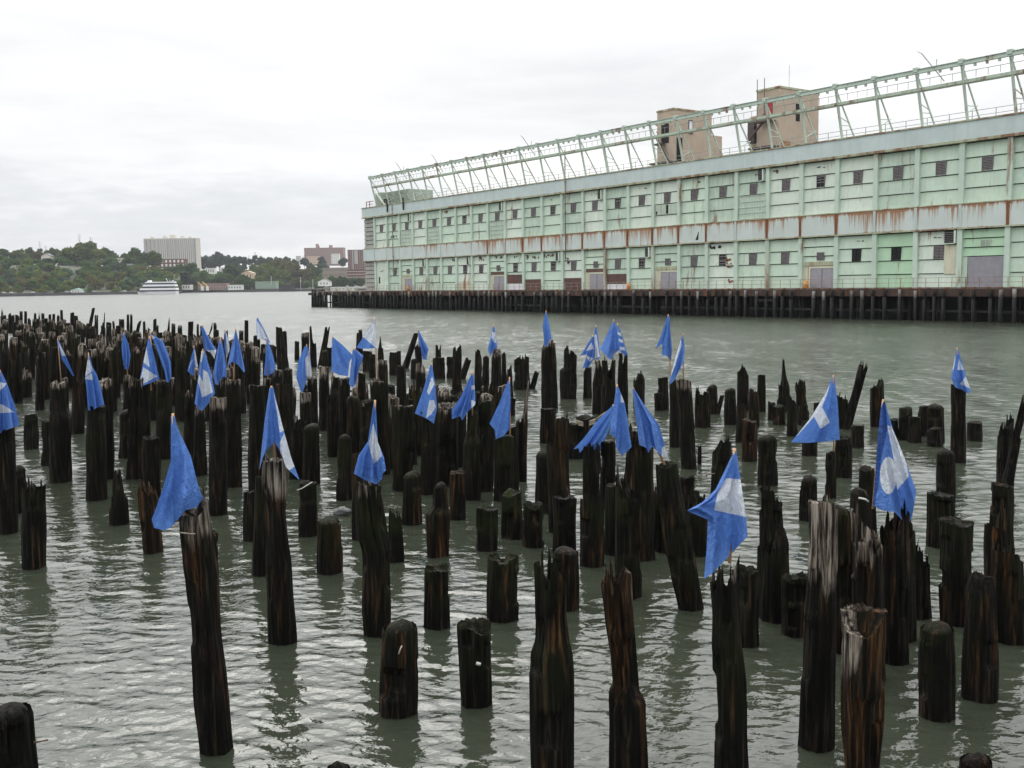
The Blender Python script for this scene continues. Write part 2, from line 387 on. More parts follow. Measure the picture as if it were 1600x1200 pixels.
    if kind in 'jskt' and wpx > 14 or (kind == 'f' and w > .4 and wpx > 20):      # fibres standing up round the broken rim
        n_s = r.randint(4, 9) if kind != 'f' else 3
        for q in range(n_s):
            k = r.randrange(nseg); pz = last[k]; rr2 = np.interp(pz, zs, rad)*r.uniform(.62, .96); xx = np.interp(pz, zs, cx)
            a0 = th[k]; wdt2 = r.uniform(.10, .24); hgt = r.uniform(.05, .20)*min(1, H)*(.35 if kind == 'f' else 1); lnx = r.uniform(-.03, .03); b_ = len(V)
            tri = [(xx+rr2*math.cos(a0-wdt2), d+rr2*math.sin(a0-wdt2), pz-.12), (xx+rr2*math.cos(a0+wdt2), d+rr2*math.sin(a0+wdt2), pz-.12), (xx+rr2*.75*math.cos(a0), d+rr2*.75*math.sin(a0), pz-.12)]
            mid_ = [(p_[0]*.6+(xx+rr2*.9*math.cos(a0))*.4+lnx*.4, p_[1]*.6+(d+rr2*.9*math.sin(a0))*.4, pz+hgt*.55) for p_ in tri]
            V = np.concatenate([V, np.array(tri+mid_+[(xx+rr2*.9*math.cos(a0)+lnx, d+rr2*.9*math.sin(a0), pz+hgt)])])
            for e0, e1 in ((0, 1), (1, 2), (2, 0)): faces.append((b_+e0, b_+e1, b_+3+e1, b_+3+e0)); faces.append((b_+3+e0, b_+3+e1, b_+6))
    V -= np.array([B[0], d, 0])
    me = bpy.data.meshes.new('wooden_piling'); me.from_pydata(V.tolist(), [], faces); me.materials.append(WOOD)
    me.polygons.foreach_set('use_smooth', [wpx <= 60]*len(faces))
    zc = V[:, 2]
    ext = max(0.15, we)
    A = np.zeros((len(V), 4), dtype=np.float32); A[:, 3] = 1
    A[:, 0] = w*np.clip(1.25-(ztop-zc)/ext, 0, 1)
    if wside: A[:, 0] *= np.clip(.5+1.6*(wside*V[:, 0]/max(rad.max(), .05)-.35), 0, 1)
    A[:, 1] = m*np.clip(0.35+0.75*np.clip(1-(ztop-zc)/1.2, 0, 1), 0, 1)*np.clip((zc-0.12)/0.35, 0, 1)
    A[:, 2] = o*np.clip(1.3-(ztop-zc)/1.6, 0, 1)
    at2 = me.color_attributes.new('wear', 'FLOAT_COLOR', 'POINT'); at2.data.foreach_set('color', A.ravel())
    try: me.set_sharp_from_angle(angle=math.radians(50))
    except Exception: pass
    me.update()
    ob = bpy.data.objects.new('wooden_piling', me); COL.objects.link(ob); ob.location = (B[0], d, 0)
    ob['category'] = 'piling'; ob['group'] = 'old wooden pilings standing in the river'
    PILES.append(dict(o=ob, x=(xt+xb)/2, xt=xt, yt=yt, yb=yb, xb=xb, H=H, w=w, m=m, oo=o, kind=kind, flag=flag, lean=(xt-xb)/max(1, yb-yt), d=d, look=look, wb=wb))
    return ob


def nail(ob, pts, r=0.008, mat=None, name='nail'):
    """pts: photo pixels, at the distance of the piling's near face"""
    d = ob.location.y-0.2
    mb = MB(); mb.tube([Vector(at(x, y, d))-Vector(ob.location) for x, y in pts], r, 5)
    return mb.build(name, mat or M_NAIL, ob)


P = piling
# ------------------------------------------------------------------ pier and shed (x along the front, y inwards, z up)
PA = 0.6237; PO = (-28.39, 218.76, 0); BAY = 5.2835; PRZ = math.atan2(-math.cos(PA), math.sin(PA))
ZD, Z1, Z2, Z3, Z4 = 3.62, 9.87, 12.63, 19.02, 21.15
NB = 34; XEND = NB*BAY


def painted(name, col, rust=0.0, var=.08, rough=.65, streak=.0, grime=.5):
    m, t, b = new_mat(name); v = obj_coord(t)
    n = noise(t, v, .55, 5.0, .6); fine = noise(t, v, 5.0, 4.0, .6)
    c = ramp(t, n, [(.3, tuple(x*(1-var) for x in col)), (.7, tuple(min(1, x*(1+var)) for x in col))])
    sm = N(t, 'ShaderNodeMapping'); sm.inputs['Scale'].default_value = (2.4, 2.4, .16); t.links.new(v, sm.inputs[0])
    st = noise(t, sm.outputs[0], 1.0, 5.0, .65)
    c = mix_c(t, ramp(t, st, [(.5, 0.0), (.72, grime)]), c, tuple(x*.55 for x in col))
    if rust:
        s2 = N(t, 'ShaderNodeMapping'); s2.inputs['Scale'].default_value = (.9, .9, .12); s2.inputs['Location'].default_value = (5, 3, 2); t.links.new(v, s2.inputs[0])
        r1 = noise(t, s2.outputs[0], 1.0, 6.0, .7, .2)
        big = noise(t, v, .09, 2.0)
        f = math_n(t, 'ADD', r1, math_n(t, 'MULTIPLY', math_n(t, 'SUBTRACT', big, .5), .5))
        rf = ramp(t, f, [(.62-.16*rust, 0.0), (.72-.10*rust, 1.0)])
        rc = ramp(t, fine, [(.3, (.10, .030, .012)), (.7, (.30, .11, .035))])
        c = mix_c(t, math_n(t, 'MULTIPLY', rf, .85), c, rc)
    t.links.new(c, b.inputs['Base Color']); b.inputs['Roughness'].default_value = rough
    bump(t, b, fine, .15, .03)
    return m


def band_mat():
    m, t, b = new_mat('rust_streaked_band'); v = obj_coord(t); sx = N(t, 'ShaderNodeSeparateXYZ'); t.links.new(v, sx.inputs[0])
    col = (.565, .625, .59)
    n = noise(t, v, .5, 4.0); c = ramp(t, n, [(.3, tuple(x*.92 for x in col)), (.7, tuple(x*1.07 for x in col))])
    # corrugation lines
    s2 = N(t, 'ShaderNodeMapping'); s2.inputs['Scale'].default_value = (1.7, 1.0, .05); t.links.new(v, s2.inputs[0])
    st = noise(t, s2.outputs[0], 1.0, 6.0, .72, .1)
    depth = math_n(t, 'DIVIDE', math_n(t, 'SUBTRACT', Z2, sx.outputs[2]), Z2-Z1)          # 0 at the top edge, 1 at the bottom
    big = noise(t, obj_coord(t, (.07, 0.01, .01)), 1.0, 2.0, .5)
    # the middle bays are the worst
    mid = ramp(t, math_n(t, 'DIVIDE', sx.outputs[0], 180.0), [(.02, 0.0), (.17, .45), (.24, .95), (.52, 1.0), (.62, .7), (.8, .6)])
    jd = math_n(t, 'ABSOLUTE', math_n(t, 'SUBTRACT', math_n(t, 'FRACT', math_n(t, 'ADD', math_n(t, 'DIVIDE', sx.outputs[0], BAY), .5)), .5))
    joint = ramp(t, jd, [(.0, 1.0), (.035, .9), (.10, 0.0)])
    edge = ramp(t, depth, [(.0, 1.3), (.06, .8), (.2, 0.0), (.88, 0.0), (.95, .9), (1.0, 1.3)])
    f = math_n(t, 'ADD', st, math_n(t, 'MULTIPLY', math_n(t, 'SUBTRACT', big, .5), .55))
    f = math_n(t, 'SUBTRACT', f, math_n(t, 'MULTIPLY', depth, .17))
    f = math_n(t, 'ADD', f, math_n(t, 'MULTIPLY', math_n(t, 'MULTIPLY', joint, mid), .17)); f = math_n(t, 'ADD', f, math_n(t, 'MULTIPLY', edge, .15))
    f = math_n(t, 'ADD', f, math_n(t, 'MULTIPLY', math_n(t, 'SUBTRACT', mid, 1.0), .17))
    rf = ramp(t, f, [(.41, 0.0), (.53, .92)])
    fine = noise(t, v, 6.0, 4.0, .6); rc = ramp(t, fine, [(.3, (.16, .050, .015)), (.7, (.46, .21, .065))])
    c = mix_c(t, rf, c, rc)
    t.links.new(c, b.inputs['Base Color']); b.inputs['Roughness'].default_value = .6
    w = N(t, 'ShaderNodeTexWave'); w.wave_type = 'BANDS'; w.bands_direction = 'X'; w.inputs['Scale'].default_value = 1.6; t.links.new(v, w.inputs['Vector'])
    bump(t, b, w.outputs[1] if len(w.outputs) > 1 else w.outputs[0], .3, .05)
    return m


M_MINT = painted('mint_paint', (.545, .668, .54), .04, grime=.25); M_MINT2 = painted('mint_paint_pale', (.625, .705, .605), .05, grime=.3)
M_MINT3 = painted('mint_paint_dull', (.475, .59, .48), .2, .12, grime=.55)
M_GREEN = painted('fresh_green_paint', (.42, .61, .42), .05, grime=.2)
M_PIL = painted('pilaster_paint', (.535, .65, .55), .05, grime=.3); M_PILR = painted('rusted_pilaster', (.50, .58, .48), 1.25, grime=.5)
M_CORN = painted('cornice_paint', (.52, .605, .59), .0, grime=.2); M_BAND = band_mat()
M_TRIM = painted('weathered_trim', (.42, .44, .30), .9, grime=.6)
M_GREYB = painted('grey_boards', (.33, .33, .30), .0, .15, .85, grime=.6)
M_WIN = simple('louvre_slats', (.15, .13, .135), .6, .3, 4); M_BLACK = simple('dark_opening', (.008, .008, .008), .9, .2)
M_DOOR = simple('grey_steel_door', (.30, .29, .32), .55, .12, 2); M_BROWN = painted('brown_panel', (.115, .055, .043), .3, .3); M_CREAM = painted('cream_lintel', (.62, .60, .46), .2)
M_FIB = painted('fibreglass_panel', (.50, .60, .48), .15, grime=.5); M_RUST = painted('rusted_steel', (.22, .085, .035), .8, .35, .85)
M_STEELG = painted('green_steel', (.50, .59, .51), .35, grime=.4); M_RAIL = simple('rail_steel', (.30, .33, .30), .6, .25, 5)
M_DECK = simple('pier_deck', (.20, .17, .15), .9, .3, 2); M_FASC = painted('stringer_timber', (.055, .032, .024), .35, .5, .9)
M_PPILE = simple('pier_pile_wood', (.009, .008, .0065), .85, .5, 6, stretch=(1, 1, .15), rand=.5); M_PTOP = simple('pier_pile_head', (.20, .19, .172), .85, .4, 6, stretch=(1, 1, .2), rand=.35)
M_PINK = painted('pink_concrete', (.435, .35, .272), .0, .10, .85, grime=.25); M_STAIR = simple('stair_iron', (.07, .05, .05), .7, .3); M_ROOF = simple('roof_felt', (.22, .22, .21), .9, .2)

pr = random.Random(21)
pier = empty('pier', PO, PRZ); tag(pier, 'long dark timber pier under the pale green shed', 'pier')
XL = -27.6
mb = MB(); mb.box(XL, XEND, -1.35, 34, ZD-.28, ZD-.02); mb.build('deck', M_DECK, pier)
mb = MB(); mb.box(XL, XEND, -1.62, -1.36, ZD-.95, ZD-.1)
mb.box(XL-.3, XL-.02, -1.62, 34, ZD-.95, ZD-.1); mb.build('stringer', M_FASC, pier)
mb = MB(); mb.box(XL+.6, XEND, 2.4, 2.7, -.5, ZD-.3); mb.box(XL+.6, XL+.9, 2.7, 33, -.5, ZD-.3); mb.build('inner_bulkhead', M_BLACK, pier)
# piles along the pier's edge: pale sawn heads on dark shafts
xs = []; x = XL+.3
while x < XEND:
    xs.append(x); x += 1.42*pr.choice([.8, 1, 1, 1.1, 1.35]) if pr.random() > .06 else 3.4
inview = [q for q in xs if q < 139]; order = inview[-100:]
rest = MB(); pil_head = MB()


def pier_pile(mb, hb, q):
    ln = pr.uniform(-.12, .12); r = pr.uniform(.16, .22); zt = ZD-.12-pr.random()*.22; lt = pr.uniform(.5, 1.15)
    y0 = -1.85-pr.random()*.08
    mb.tube([(q+ln, y0, -.8), (q+ln*.3, y0, zt-lt)], r*1.02, 8)
    hb.tube([(q+ln*.3, y0, zt-lt), (q, y0, zt)], r*.96, 8)


for q in xs:
    if q in order:
        a, h = MB(), MB(); pier_pile(a, h, q); po = a.build('pile', M_PPILE, pier); h.build('pile_head', M_PTOP if pr.random() < .55 else M_PPILE, po)
    else: pier_pile(rest, pil_head, q)
o = rest.build('outer_piles', M_PPILE, pier); tag(o, kind='stuff'); o2 = pil_head.build('outer_pile_heads', M_PTOP, pier); tag(o2, kind='stuff')
inner = MB()
for k in range(230):
    q = pr.uniform(XL+1.2, 140); y = pr.uniform(-.9, 2.0); inner.tube([(q, y, -.8), (q+pr.uniform(-.1, .1), y, ZD-.3)], .18, 7)
o = inner.build('inner_piles', M_PPILE, pier); tag(o, kind='stuff')
wl = MB(); x = XL+4
while x < XEND:
    L_ = pr.uniform(5, 16)
    if pr.random() < .8: wl.box(x, min(XEND, x+L_), -1.63, -1.38, .95, 1.2)
    if pr.random() < .3: wl.box(x+1, x+1+pr.uniform(2, 4), -1.9, -1.64, 2.0, 2.3)
    x += L_+pr.uniform(.3, 3)
tag(wl.build('walers', M_PPILE, pier), kind='stuff')
df = MB()      # fender cluster at the outer end
for k in range(13):
    q = XL-.9+pr.uniform(-1.0, 1.6); y = pr.uniform(-2.3, 2.5); df.tube([(q, y, -.8), (q*.98-.6, y*.9, ZD+pr.uniform(.05, .5))], .21, 8)
df.box(XL-1.9, XL+1.2, -2.4, -2.1, ZD-.9, ZD-.35); df.build('fender_cluster', M_PPILE, pier)
rl = MB()
for zz in (ZD+.55, ZD+1.08): rl.bar((-4.6, -1.15, zz), (XEND, -1.15, zz), .045)
x = -4.6
while x < XEND: rl.bar((x, -1.15, ZD), (x, -1.15, ZD+1.1), .05); x += 1.55
rl.build('railing', painted('rusty_railing', (.34, .28, .23), .8), pier)
bl = MB()
for q in (-24, -19, -13, -9): bl.box(q, q+.5, -.6, -.1, ZD-.02, ZD+.45)
bl.build('bollard', M_TRIM, pier)
# timber bits and a rail of blocks on the stringer
bk = MB(); x = -4
while x < XEND: bk.box(x, x+.35, -1.6, -1.36, ZD-.1, ZD+.06); x += pr.uniform(.9, 2.2)
bk.build('kerb_blocks', M_RUST, pier)

shed = empty('pier_shed', PO, PRZ); tag(shed, 'two storey pale green pier shed with a rust-streaked middle band and louvred windows', 'building')
PW = .58
low_special = {0: 'plain', 2: 'door', 8: 'door', 13: 'door', 16: 'door', 21: 'door', 25: 'shutter', 29: 'door'}


def courses(mb, x0, x1, z0, z1, n, mi=0, miss=()):
    h = (z1-z0)/n
    for k in range(n):
        if k in miss: continue
        a, c = z0+k*h, z0+(k+1)*h-.10
        mb.hexa([(x0, -.16, a), (x1, -.16, a), (x1, .2, a), (x0, .2, a), (x0, -.02, c), (x1, -.02, c), (x1, .2, c), (x0, .2, c)], mi)


up, lo = MB(), MB()
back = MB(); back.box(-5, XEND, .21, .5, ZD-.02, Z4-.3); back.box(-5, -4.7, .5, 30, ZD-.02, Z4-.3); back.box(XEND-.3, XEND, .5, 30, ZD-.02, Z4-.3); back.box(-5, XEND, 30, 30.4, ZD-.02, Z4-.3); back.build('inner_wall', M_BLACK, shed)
for i in range(NB):
    x0, x1 = i*BAY+PW/2, (i+1)*BAY-PW/2
    courses(up, x0, x1, Z2+.02, Z3-.02, 4, 1 if i in (16, 3, 9, 22) else pr.choice([0, 0, 4, 4, 1]))
    sp = low_special.get(i)
    mi = 2 if i in (23,) else 1 if i in (0, 6, 12, 18, 24, 7) else pr.choice([0, 0, 4])
    if sp == 'plain': lo.box(x0, x1, -.1, .2, ZD+.03, Z1-.02, 1)
    elif sp == 'door': courses(lo, x0, x1, Z1-3.4, Z1-.02, 3, mi); lo.box(x0, x0+.7, -.09, .2, ZD+.03, Z1-3.45, 3)
    elif sp == 'shutter': courses(lo, x0, x1, Z1-2.9, Z1-.02, 3, 2); lo.box(x0, x0+.5, -.09, .2, ZD+.03, Z1-2.95, 0)
    else: courses(lo, x0, x1, ZD+.03, Z1-.02, 4, mi)
up.build('upper_siding', [M_MINT, M_MINT2, M_GREEN, M_CREAM, M_MINT3], shed); lo.build('lower_siding', [M_MINT, M_MINT2, M_GREEN, M_CREAM, M_MINT3], shed)
gb = MB()
for a, c in ((ZD+.02, Z1-.02), (Z2+.02, Z3-.02)): courses(gb, -5.0, -PW/2, a, c, 7)
gb.build('grey_boarded_bay', M_GREYB, shed, )
for i in range(NB+1):
    for a, c, rusty in ((ZD+.01, Z1-.01, i in (14, 16, 20)), (Z2+.01, Z3-.01, False)):
        m = MB(); X = i*BAY; m.box(X-PW/2, X+PW/2, -.42, .15, a, c); m.build('pilaster', M_PILR if rusty else M_PIL, shed)
cb = MB(); cb.box(-5, XEND, -.62, .18, Z3+.28, Z4); cb.build('cornice', M_CORN, shed)
ct = MB(); ct.box(-5.05, XEND, -.70, .18, Z3, Z3+.26)
ct.box(-5.05, XEND, -.74, .3, Z4+.002, Z4+.16); ct.build('cornice_trim', M_TRIM, shed)
mbd = MB(); mbd.box(-.02, XEND, -.50, .18, Z1+.17, Z2-.12); mbd.build('middle_band', M_BAND, shed)
mbd = MB(); mbd.box(-5.02, -.04, -.50, .18, Z1+.17, Z2-.12); mbd.build('band_return', M_CORN, shed)
bt = MB(); bt.box(-5.05, XEND, -.58, .18, Z1, Z1+.16); bt.box(-5.05, XEND, -.57, .18, Z2-.11, Z2-.005); bt.build('band_edge', M_TRIM, shed)
for i in range(NB+1):
    jt = MB(); jt.box(i*BAY-.12, i*BAY-.02, -.56, -.501, Z1+.18, Z2-.13); jt.box(i*BAY-.02, i*BAY+.1, -.53, -.501, Z1+.18, Z2-.13); jt.box(i*BAY+.1, i*BAY+.2, -.56, -.501, Z1+.18, Z2-.13)
    jt.build('band_joint', M_RUST if 7 < i < 23 and i not in (9, 12, 19) or i == 26 else M_CORN, shed)
rf = MB(); rf.box(-4.98, XEND-.02, .31, 30, Z4-.25, Z4-.02); rf.build('roof', M_ROOF, shed)


def louvre(xc, zc, w=1.1, h=1.45, mat=None, broken=False, name='louvre_window'):
    m = MB(); x0, x1, z0, z1 = xc-w/2, xc+w/2, zc-h/2, zc+h/2
    m.box(x0, x1, -.17, -.05, z0, z1, 1)
    m.box(x0-.05, x0+.02, -.22, -.04, z0-.03, z1+.03); m.box(x1-.02, x1+.05, -.22, -.04, z0-.03, z1+.03)
    n = 9
    for k in range(n):
        if broken and pr.random() < .45: continue
        a = z0+(k+.1)*h/n; m.hexa([(x0+.03, -.21, a), (x1-.03, -.21, a), (x1-.03, -.16, a+.03), (x0+.03, -.16, a+.03), (x0+.03, -.2, a+.03), (x1-.03, -.2, a+.03), (x1-.03, -.155, a+h/n*.8), (x0+.03, -.155, a+h/n*.8)])
    m.box(xc-.025, xc+.025, -.235, -.211, z0, z1)
    return m.build(name, [mat or M_WIN, M_BLACK], shed)


def vent(xc, zc, w=.85, h=1.35):
    m = MB(); m.box(xc-w/2, xc+w/2-.2, -.5, -.14, zc-h/2, zc+h/2, 1); m.box(xc+w/2-.195, xc+w/2, -.52, -.14, zc-h/2-.04, zc+h/2+.04, 0); m.box(xc-w/2, xc+w/2-.2, -.53, -.14, zc-h/2-.1, zc-h/2-.01, 0)
    for k in range(6): m.box(xc-w/2+.03, xc+w/2-.22, -.53, -.505, zc-h/2+.1+k*h/6.5, zc-h/2+.16+k*h/6.5, 2)
    return m.build('vent_hood', [M_MINT2, M_BLACK, M_WIN], shed)


hu = (Z3-Z2)/4; hl = (Z1-ZD)/4
for i in range(NB):
    xc = i*BAY+BAY*.52
    ub = i in (13,)
    if i != 25 or True:
        louvre(xc, Z2+hu*2.5 if i not in (2, 8, 19) else Z2+hu*2.42, h=hu*.93, broken=(i in (6, 14, 11, 21)))
    if i in (2, 8, 13, 19): vent(i*BAY+BAY*.80, Z3-hu*.55)
    if i in (2, 4, 8, 19):
        m = MB(); m.box(i*BAY+PW/2+.1, (i+1)*BAY-PW/2-.1, -.19, -.131, Z2+.06, Z2+hu*1.9, 1)
        for k in range(5): m.box(i*BAY+PW/2+.08, (i+1)*BAY-PW/2-.08, -.26, -.195, Z2+.06+k*hu*.46, Z2+.14+k*hu*.46, 0)
        for k in range(11): q = i*BAY+PW/2+.12+k*.43; m.box(q, q+.05, -.225, -.192, Z2+.1, Z2+hu*1.85, 0)
        m.build('ribbed_panel', [M_STEELG, M_FIB], shed)
    if i == 16:
        m = MB(); m.box(i*BAY+PW/2+.1, (i+1)*BAY-PW/2-.1, -.19, -.131, Z2+hu*1.05, Z2+hu*1.9, 0)
        for k in range(12): q = i*BAY+PW/2+.15+k*.39; m.box(q, q+.06, -.22, -.192, Z2+hu*1.06, Z2+hu*1.88, 1)
        m.box(i*BAY+2.6, i*BAY+3.0, -.24, -.1905, Z2+hu*1.08, Z2+hu*1.86, 2); m.box(i*BAY+.5, i*BAY+.75, -.24, -.1905, Z2+hu*1.1, Z2+hu*1.35, 2); m.build('torn_panel', [M_FIB, M_STEELG, M_BLACK], shed)
    sp = low_special.get(i)
    if sp == 'door':
        louvre(xc+.15, Z1-hl*1.5, w=.95, h=hl*.6)
        dr = MB(); zt = Z1-3.55
        dr.box(xc-1.35, xc+2.1, -.05, .1, ZD+.02, zt-.28, 2); ob = dr.build('door_recess', [M_DOOR, M_CREAM, M_BLACK], shed)
        dr = MB(); dr.box(xc-1.62, xc-1.36, -.15, .1, ZD+.02, zt); dr.box(xc-1.36, xc+2.1, -.15, .1, zt-.27, zt); dr.build('door_frame', M_CREAM, shed)
        for s0, s1 in ((-1.30, .33), (.42, 2.05)):
            lf = MB(); lf.box(xc+s0, xc+s1, -.12, -.051, ZD+.05, zt-.3, 0); lf.box(xc+s0+.2, xc+s1-.2, -.135, -.121, ZD+.3, ZD+1.2, 0); lf.build('door_leaf', M_DOOR, shed)
        li = MB(); li.box(xc-2.2, xc+2.25, -.2, .1, zt+.05, zt+.55); li.build('door_lintel', M_BROWN if i in (13, 8) else M_TRIM, shed)
    elif sp == 'shutter':
        m = MB(); m.box(i*BAY+.85, (i+1)*BAY-PW/2-.02, -.06, .1, ZD+.02, Z1-2.98)
        for k in range(14): m.box(i*BAY+.86, (i+1)*BAY-PW/2-.03, -.085, -.061, ZD+.05+k*.235, ZD+.2+k*.235)
        m.build('roller_shutter', M_DOOR, shed); louvre(xc+.1, Z1-hl*1.0, w=1.0, h=.6, mat=M_FIB)
    elif sp == 'plain':
        m = MB(); m.box(xc-1.7, xc-1.15, -.13, -.101, ZD+1.5, ZD+2.9); m.build('small_window', M_BLACK, shed)
        m = MB(); m.bar((xc-1.0, -.12, ZD+4.0), (xc+.4, -.12, ZD+4.25), .12, .06); m.build('scar', M_BLACK, shed)
    else:
        louvre(xc, Z1-hl*1.52, h=hl*.93, broken=(i in (6, 7, 9, 11, 15, 18)), mat=M_BLACK if i in (22, 23) else None)
    if i in (3, 6, 11, 15): vent(i*BAY+BAY*.80, Z1-hl*.55)
    if i == 24: 
        vent(i*BAY+BAY*.80, Z1-hl*.5, 1.3, 1.3)
        m = MB(); m.box(i*BAY+3.4, i*BAY+4.85, -.17, -.131, ZD+hl*.95, Z1-hl*1.05); m.build('rusted_patch', M_CREAM, shed)
    if i in (6, 10, 12, 14, 9):
        m = MB(); z1 = ZD+hl*{6: 1.0, 10: 1.15, 12: 1.2, 14: 1.5, 9: 1.7}[i]; z0 = ZD+.04 if i not in (9, 14) else z1-1.5
        m.box(i*BAY+PW/2+.05, (i+1)*BAY-PW/2-.05, -.19, -.132, z0, z1, 0)
        for k in range(9): q = i*BAY+PW/2+.2+k*.5; m.box(q, q+.1, -.22, -.192, z0+.05, z1-.05, 0)
        if i in (9, 14): m.box(i*BAY+PW/2+.05, (i+1)*BAY-PW/2-.05, -.2, -.132, ZD+.04, z0-.04, 1)
        m.build('patched_panel', [M_CREAM if i == 6 else M_BROWN, simple('white_panel', (.72, .72, .74), .6, .08)], shed)


def tatter(i, zc, w, h, n, x_off=.5, mat=None, seed=0):
    """ragged holes and rust scabs where the sheeting has gone"""
    r = random.Random(seed+i); m = MB()
    for k in range(n):
        xc = i*BAY+BAY*x_off+r.uniform(-w/2, w/2); z = zc+r.uniform(-h/4, h/4); a = r.uniform(.12, .34); hh = r.uniform(.3, 1)*h*.6
        pts = []
        for q in range(9):
            t_ = q/9*6.283; rad_ = r.uniform(.6, 1.2); pts.append((xc+math.cos(t_)*a*rad_, z+math.sin(t_)*hh*.5*rad_))
        nn = len(m.v); m.v += [(p[0], -.137, p[1]) for p in pts]+[(p[0], -.15, p[1]) for p in pts]
        m.f.append(tuple(nn+9+q for q in range(9))); m.mi.append(0); m.sm.append(False)
        for q in range(9): m.f.append((nn+q, nn+(q+1) % 9, nn+9+(q+1) % 9, nn+9+q)); m.mi.append(0); m.sm.append(False)
    m.build('ragged_hole' if mat is None else 'rust_scab', mat or M_BLACK, shed)


tatter(5, Z3-.75, 1.2, 1.2, 3, .35, M_RUST); tatter(1, Z2+1.9, 2.6, 1.1, 7, .5)
tatter(5, Z1-.7, 1.3, 1.3, 3, .8, M_BROWN); tatter(7, Z1-.6, 2.6, 1.3, 6, .5, M_BROWN); tatter(8, Z1-.5, 2.6, .8, 6, .5, M_BROWN); tatter(10, Z1-.7, 4, 1.2, 9, .5, M_BROWN); tatter(11, Z1-.6, 2.6, 1.1, 6, .3, M_BROWN)
tatter(9, Z1-.6, 3, .8, 3, .5); tatter(18, Z1-.8, 2.2, 1.2, 6, .3); tatter(18, ZD+2.9, .9, 1.5, 6, .76, M_RUST); tatter(18, ZD+.8, .7, 1.2, 3, .8, M_RUST); tatter(18, Z1-2.6, .7, 1.3, 4, .72, M_RUST)
tatter(24, Z1-2.7, .7, 1.5, 4, .76, M_RUST); tatter(20, Z3-.7, .8, .8, 2, .18, M_BROWN); tatter(12, Z1-1.4, 1.0, 1.6, 3, .25)
for i in (13, 17, 19, 22, 24, 21, 15, 11): tatter(i, (Z3 if i % 2 else Z1)-.75, 2.2, .3, 2, .5, M_STAIR, 5)
hole = MB(); hole.hexa([(18*BAY-1.9, -.53, Z1+.5), (18*BAY-1.55, -.53, Z1+.5), (18*BAY-1.4, -.5, Z1+.5), (18*BAY-1.9, -.5, Z1+.5), (18*BAY-1.35, -.53, Z1+1.6), (18*BAY-1.3, -.53, Z1+1.6), (18*BAY-1.3, -.5, Z1+1.6), (18*BAY-1.4, -.5, Z1+1.6)]); hole.build('torn_gash', M_BLACK, shed)
for X, zt, zb in ((1.62*BAY, Z4+.4, Z1-2.0), (12.28*BAY, Z4+4.6, Z1-1.5)):
    m = MB(); m.tube([(X, -.78, zb), (X, -.78, zt)], .085, 8)
    for z in np.arange(zb+.3, zt-.3, 2.4): m.box(X-.14, X+.14, -.9, -.66, z, z+.1)
    m.box(X-.35, X+.35, -.9, -.45, zb-.25, zb); m.build('drain_pipe', painted('drain_paint', (.24, .22, .18), .9, grime=.6), shed)
for X in (1.25*BAY, 2.5*BAY):
    m = MB(); m.box(X-.12, X+.12, -.92, -.71, Z4-1.4, Z4+1.0); m.build('scupper', M_BLACK, shed)
# railing along the roof edge
rr_ = MB()
for zz in (Z4+.7, Z4+1.25): rr_.bar((-2, .9, zz), (XEND, .9, zz), .05)
x = 3.0
while x < XEND: rr_.bar((x, .9, Z4), (x, .9, Z4+1.27), .055); x += 2.64
rr_.build('roof_railing', M_RAIL, shed)

# cargo mast frame leaning out over the roof edge
gan = empty('cargo_gantry', PO, PRZ); tag(gan, 'long rusty green steel cargo mast frame along the shed roof', 'gantry')
for i in range(NB):
    X = i*BAY+.1; m = MB()
    heavy = i in (14,)
    w = .34 if heavy else .24
    m.bar((X, .35, Z4+.1), (X, -1.12, 27.2), w, w*.9); m.bar((X, 3.05, Z4), (X, -.85, 26.75), .14)
    m.bar((X, 1.65, 23.0), (X, -.15, 22.9), .08); m.bar((X, .05, 22.1), (X, 2.2, 23.1), .08) if i % 2 else m.bar((X, -.3, 23.9), (X, 1.3, 23.4), .08)
    m.box(X-.25, X+.25, .1, .62, Z4+.161, Z4+.3); m.box(X-.28, X+.28, -1.42, -.85, 27.15, 27.62)
    m.build('mast_frame', M_STEELG, gan)
m = MB(); m.box(-.4, XEND, -1.30, -1.22, 27.0, 27.38); m.box(-.4, XEND, -1.42, -1.0, 27.381, 27.43); m.box(-.4, XEND, -1.42, -1.0, 26.95, 26.999); m.build('upper_chord', M_STEELG, gan)
m = MB(); m.box(-.2, XEND, -.72, -.64, 25.28, 25.52); m.box(-.2, XEND, -.8, .2, 25.18, 25.279); m.build('lower_chord', painted('lower_chord_paint', (.46, .55, .44), .8, grime=.5), gan)
m = MB(); m.bar((0, -.75, 26.35), (XEND, -.75, 26.35), .05)
x = .2
while x < XEND: m.bar((x, -.75, 25.62), (x, -.75, 26.36), .04); x += BAY/4
m.build('catwalk_rail', M_RAIL, gan)
m = MB(); x = .2
while x < XEND: m.box(x, x+.22, -1.3, -1.05, 26.66, 26.899); x += BAY/4
tag(m.build('pulley_blocks', M_STEELG, gan), kind='stuff')
m = MB()
for X in (2.6*BAY, 5.2*BAY, 10.6*BAY, 24.4*BAY): m.bar((X+1.2, -.9, 25.7), (X-1.0, -1.8, 28.9), .1); m.bar((X-1.0, -1.8, 28.9), (X-1.5, -1.8, 29.2), .07); m.bar((X+.3, -1, 27.4), (X+.3, -1, 28.2), .06)
m.build('cargo_boom', M_RAIL, gan)

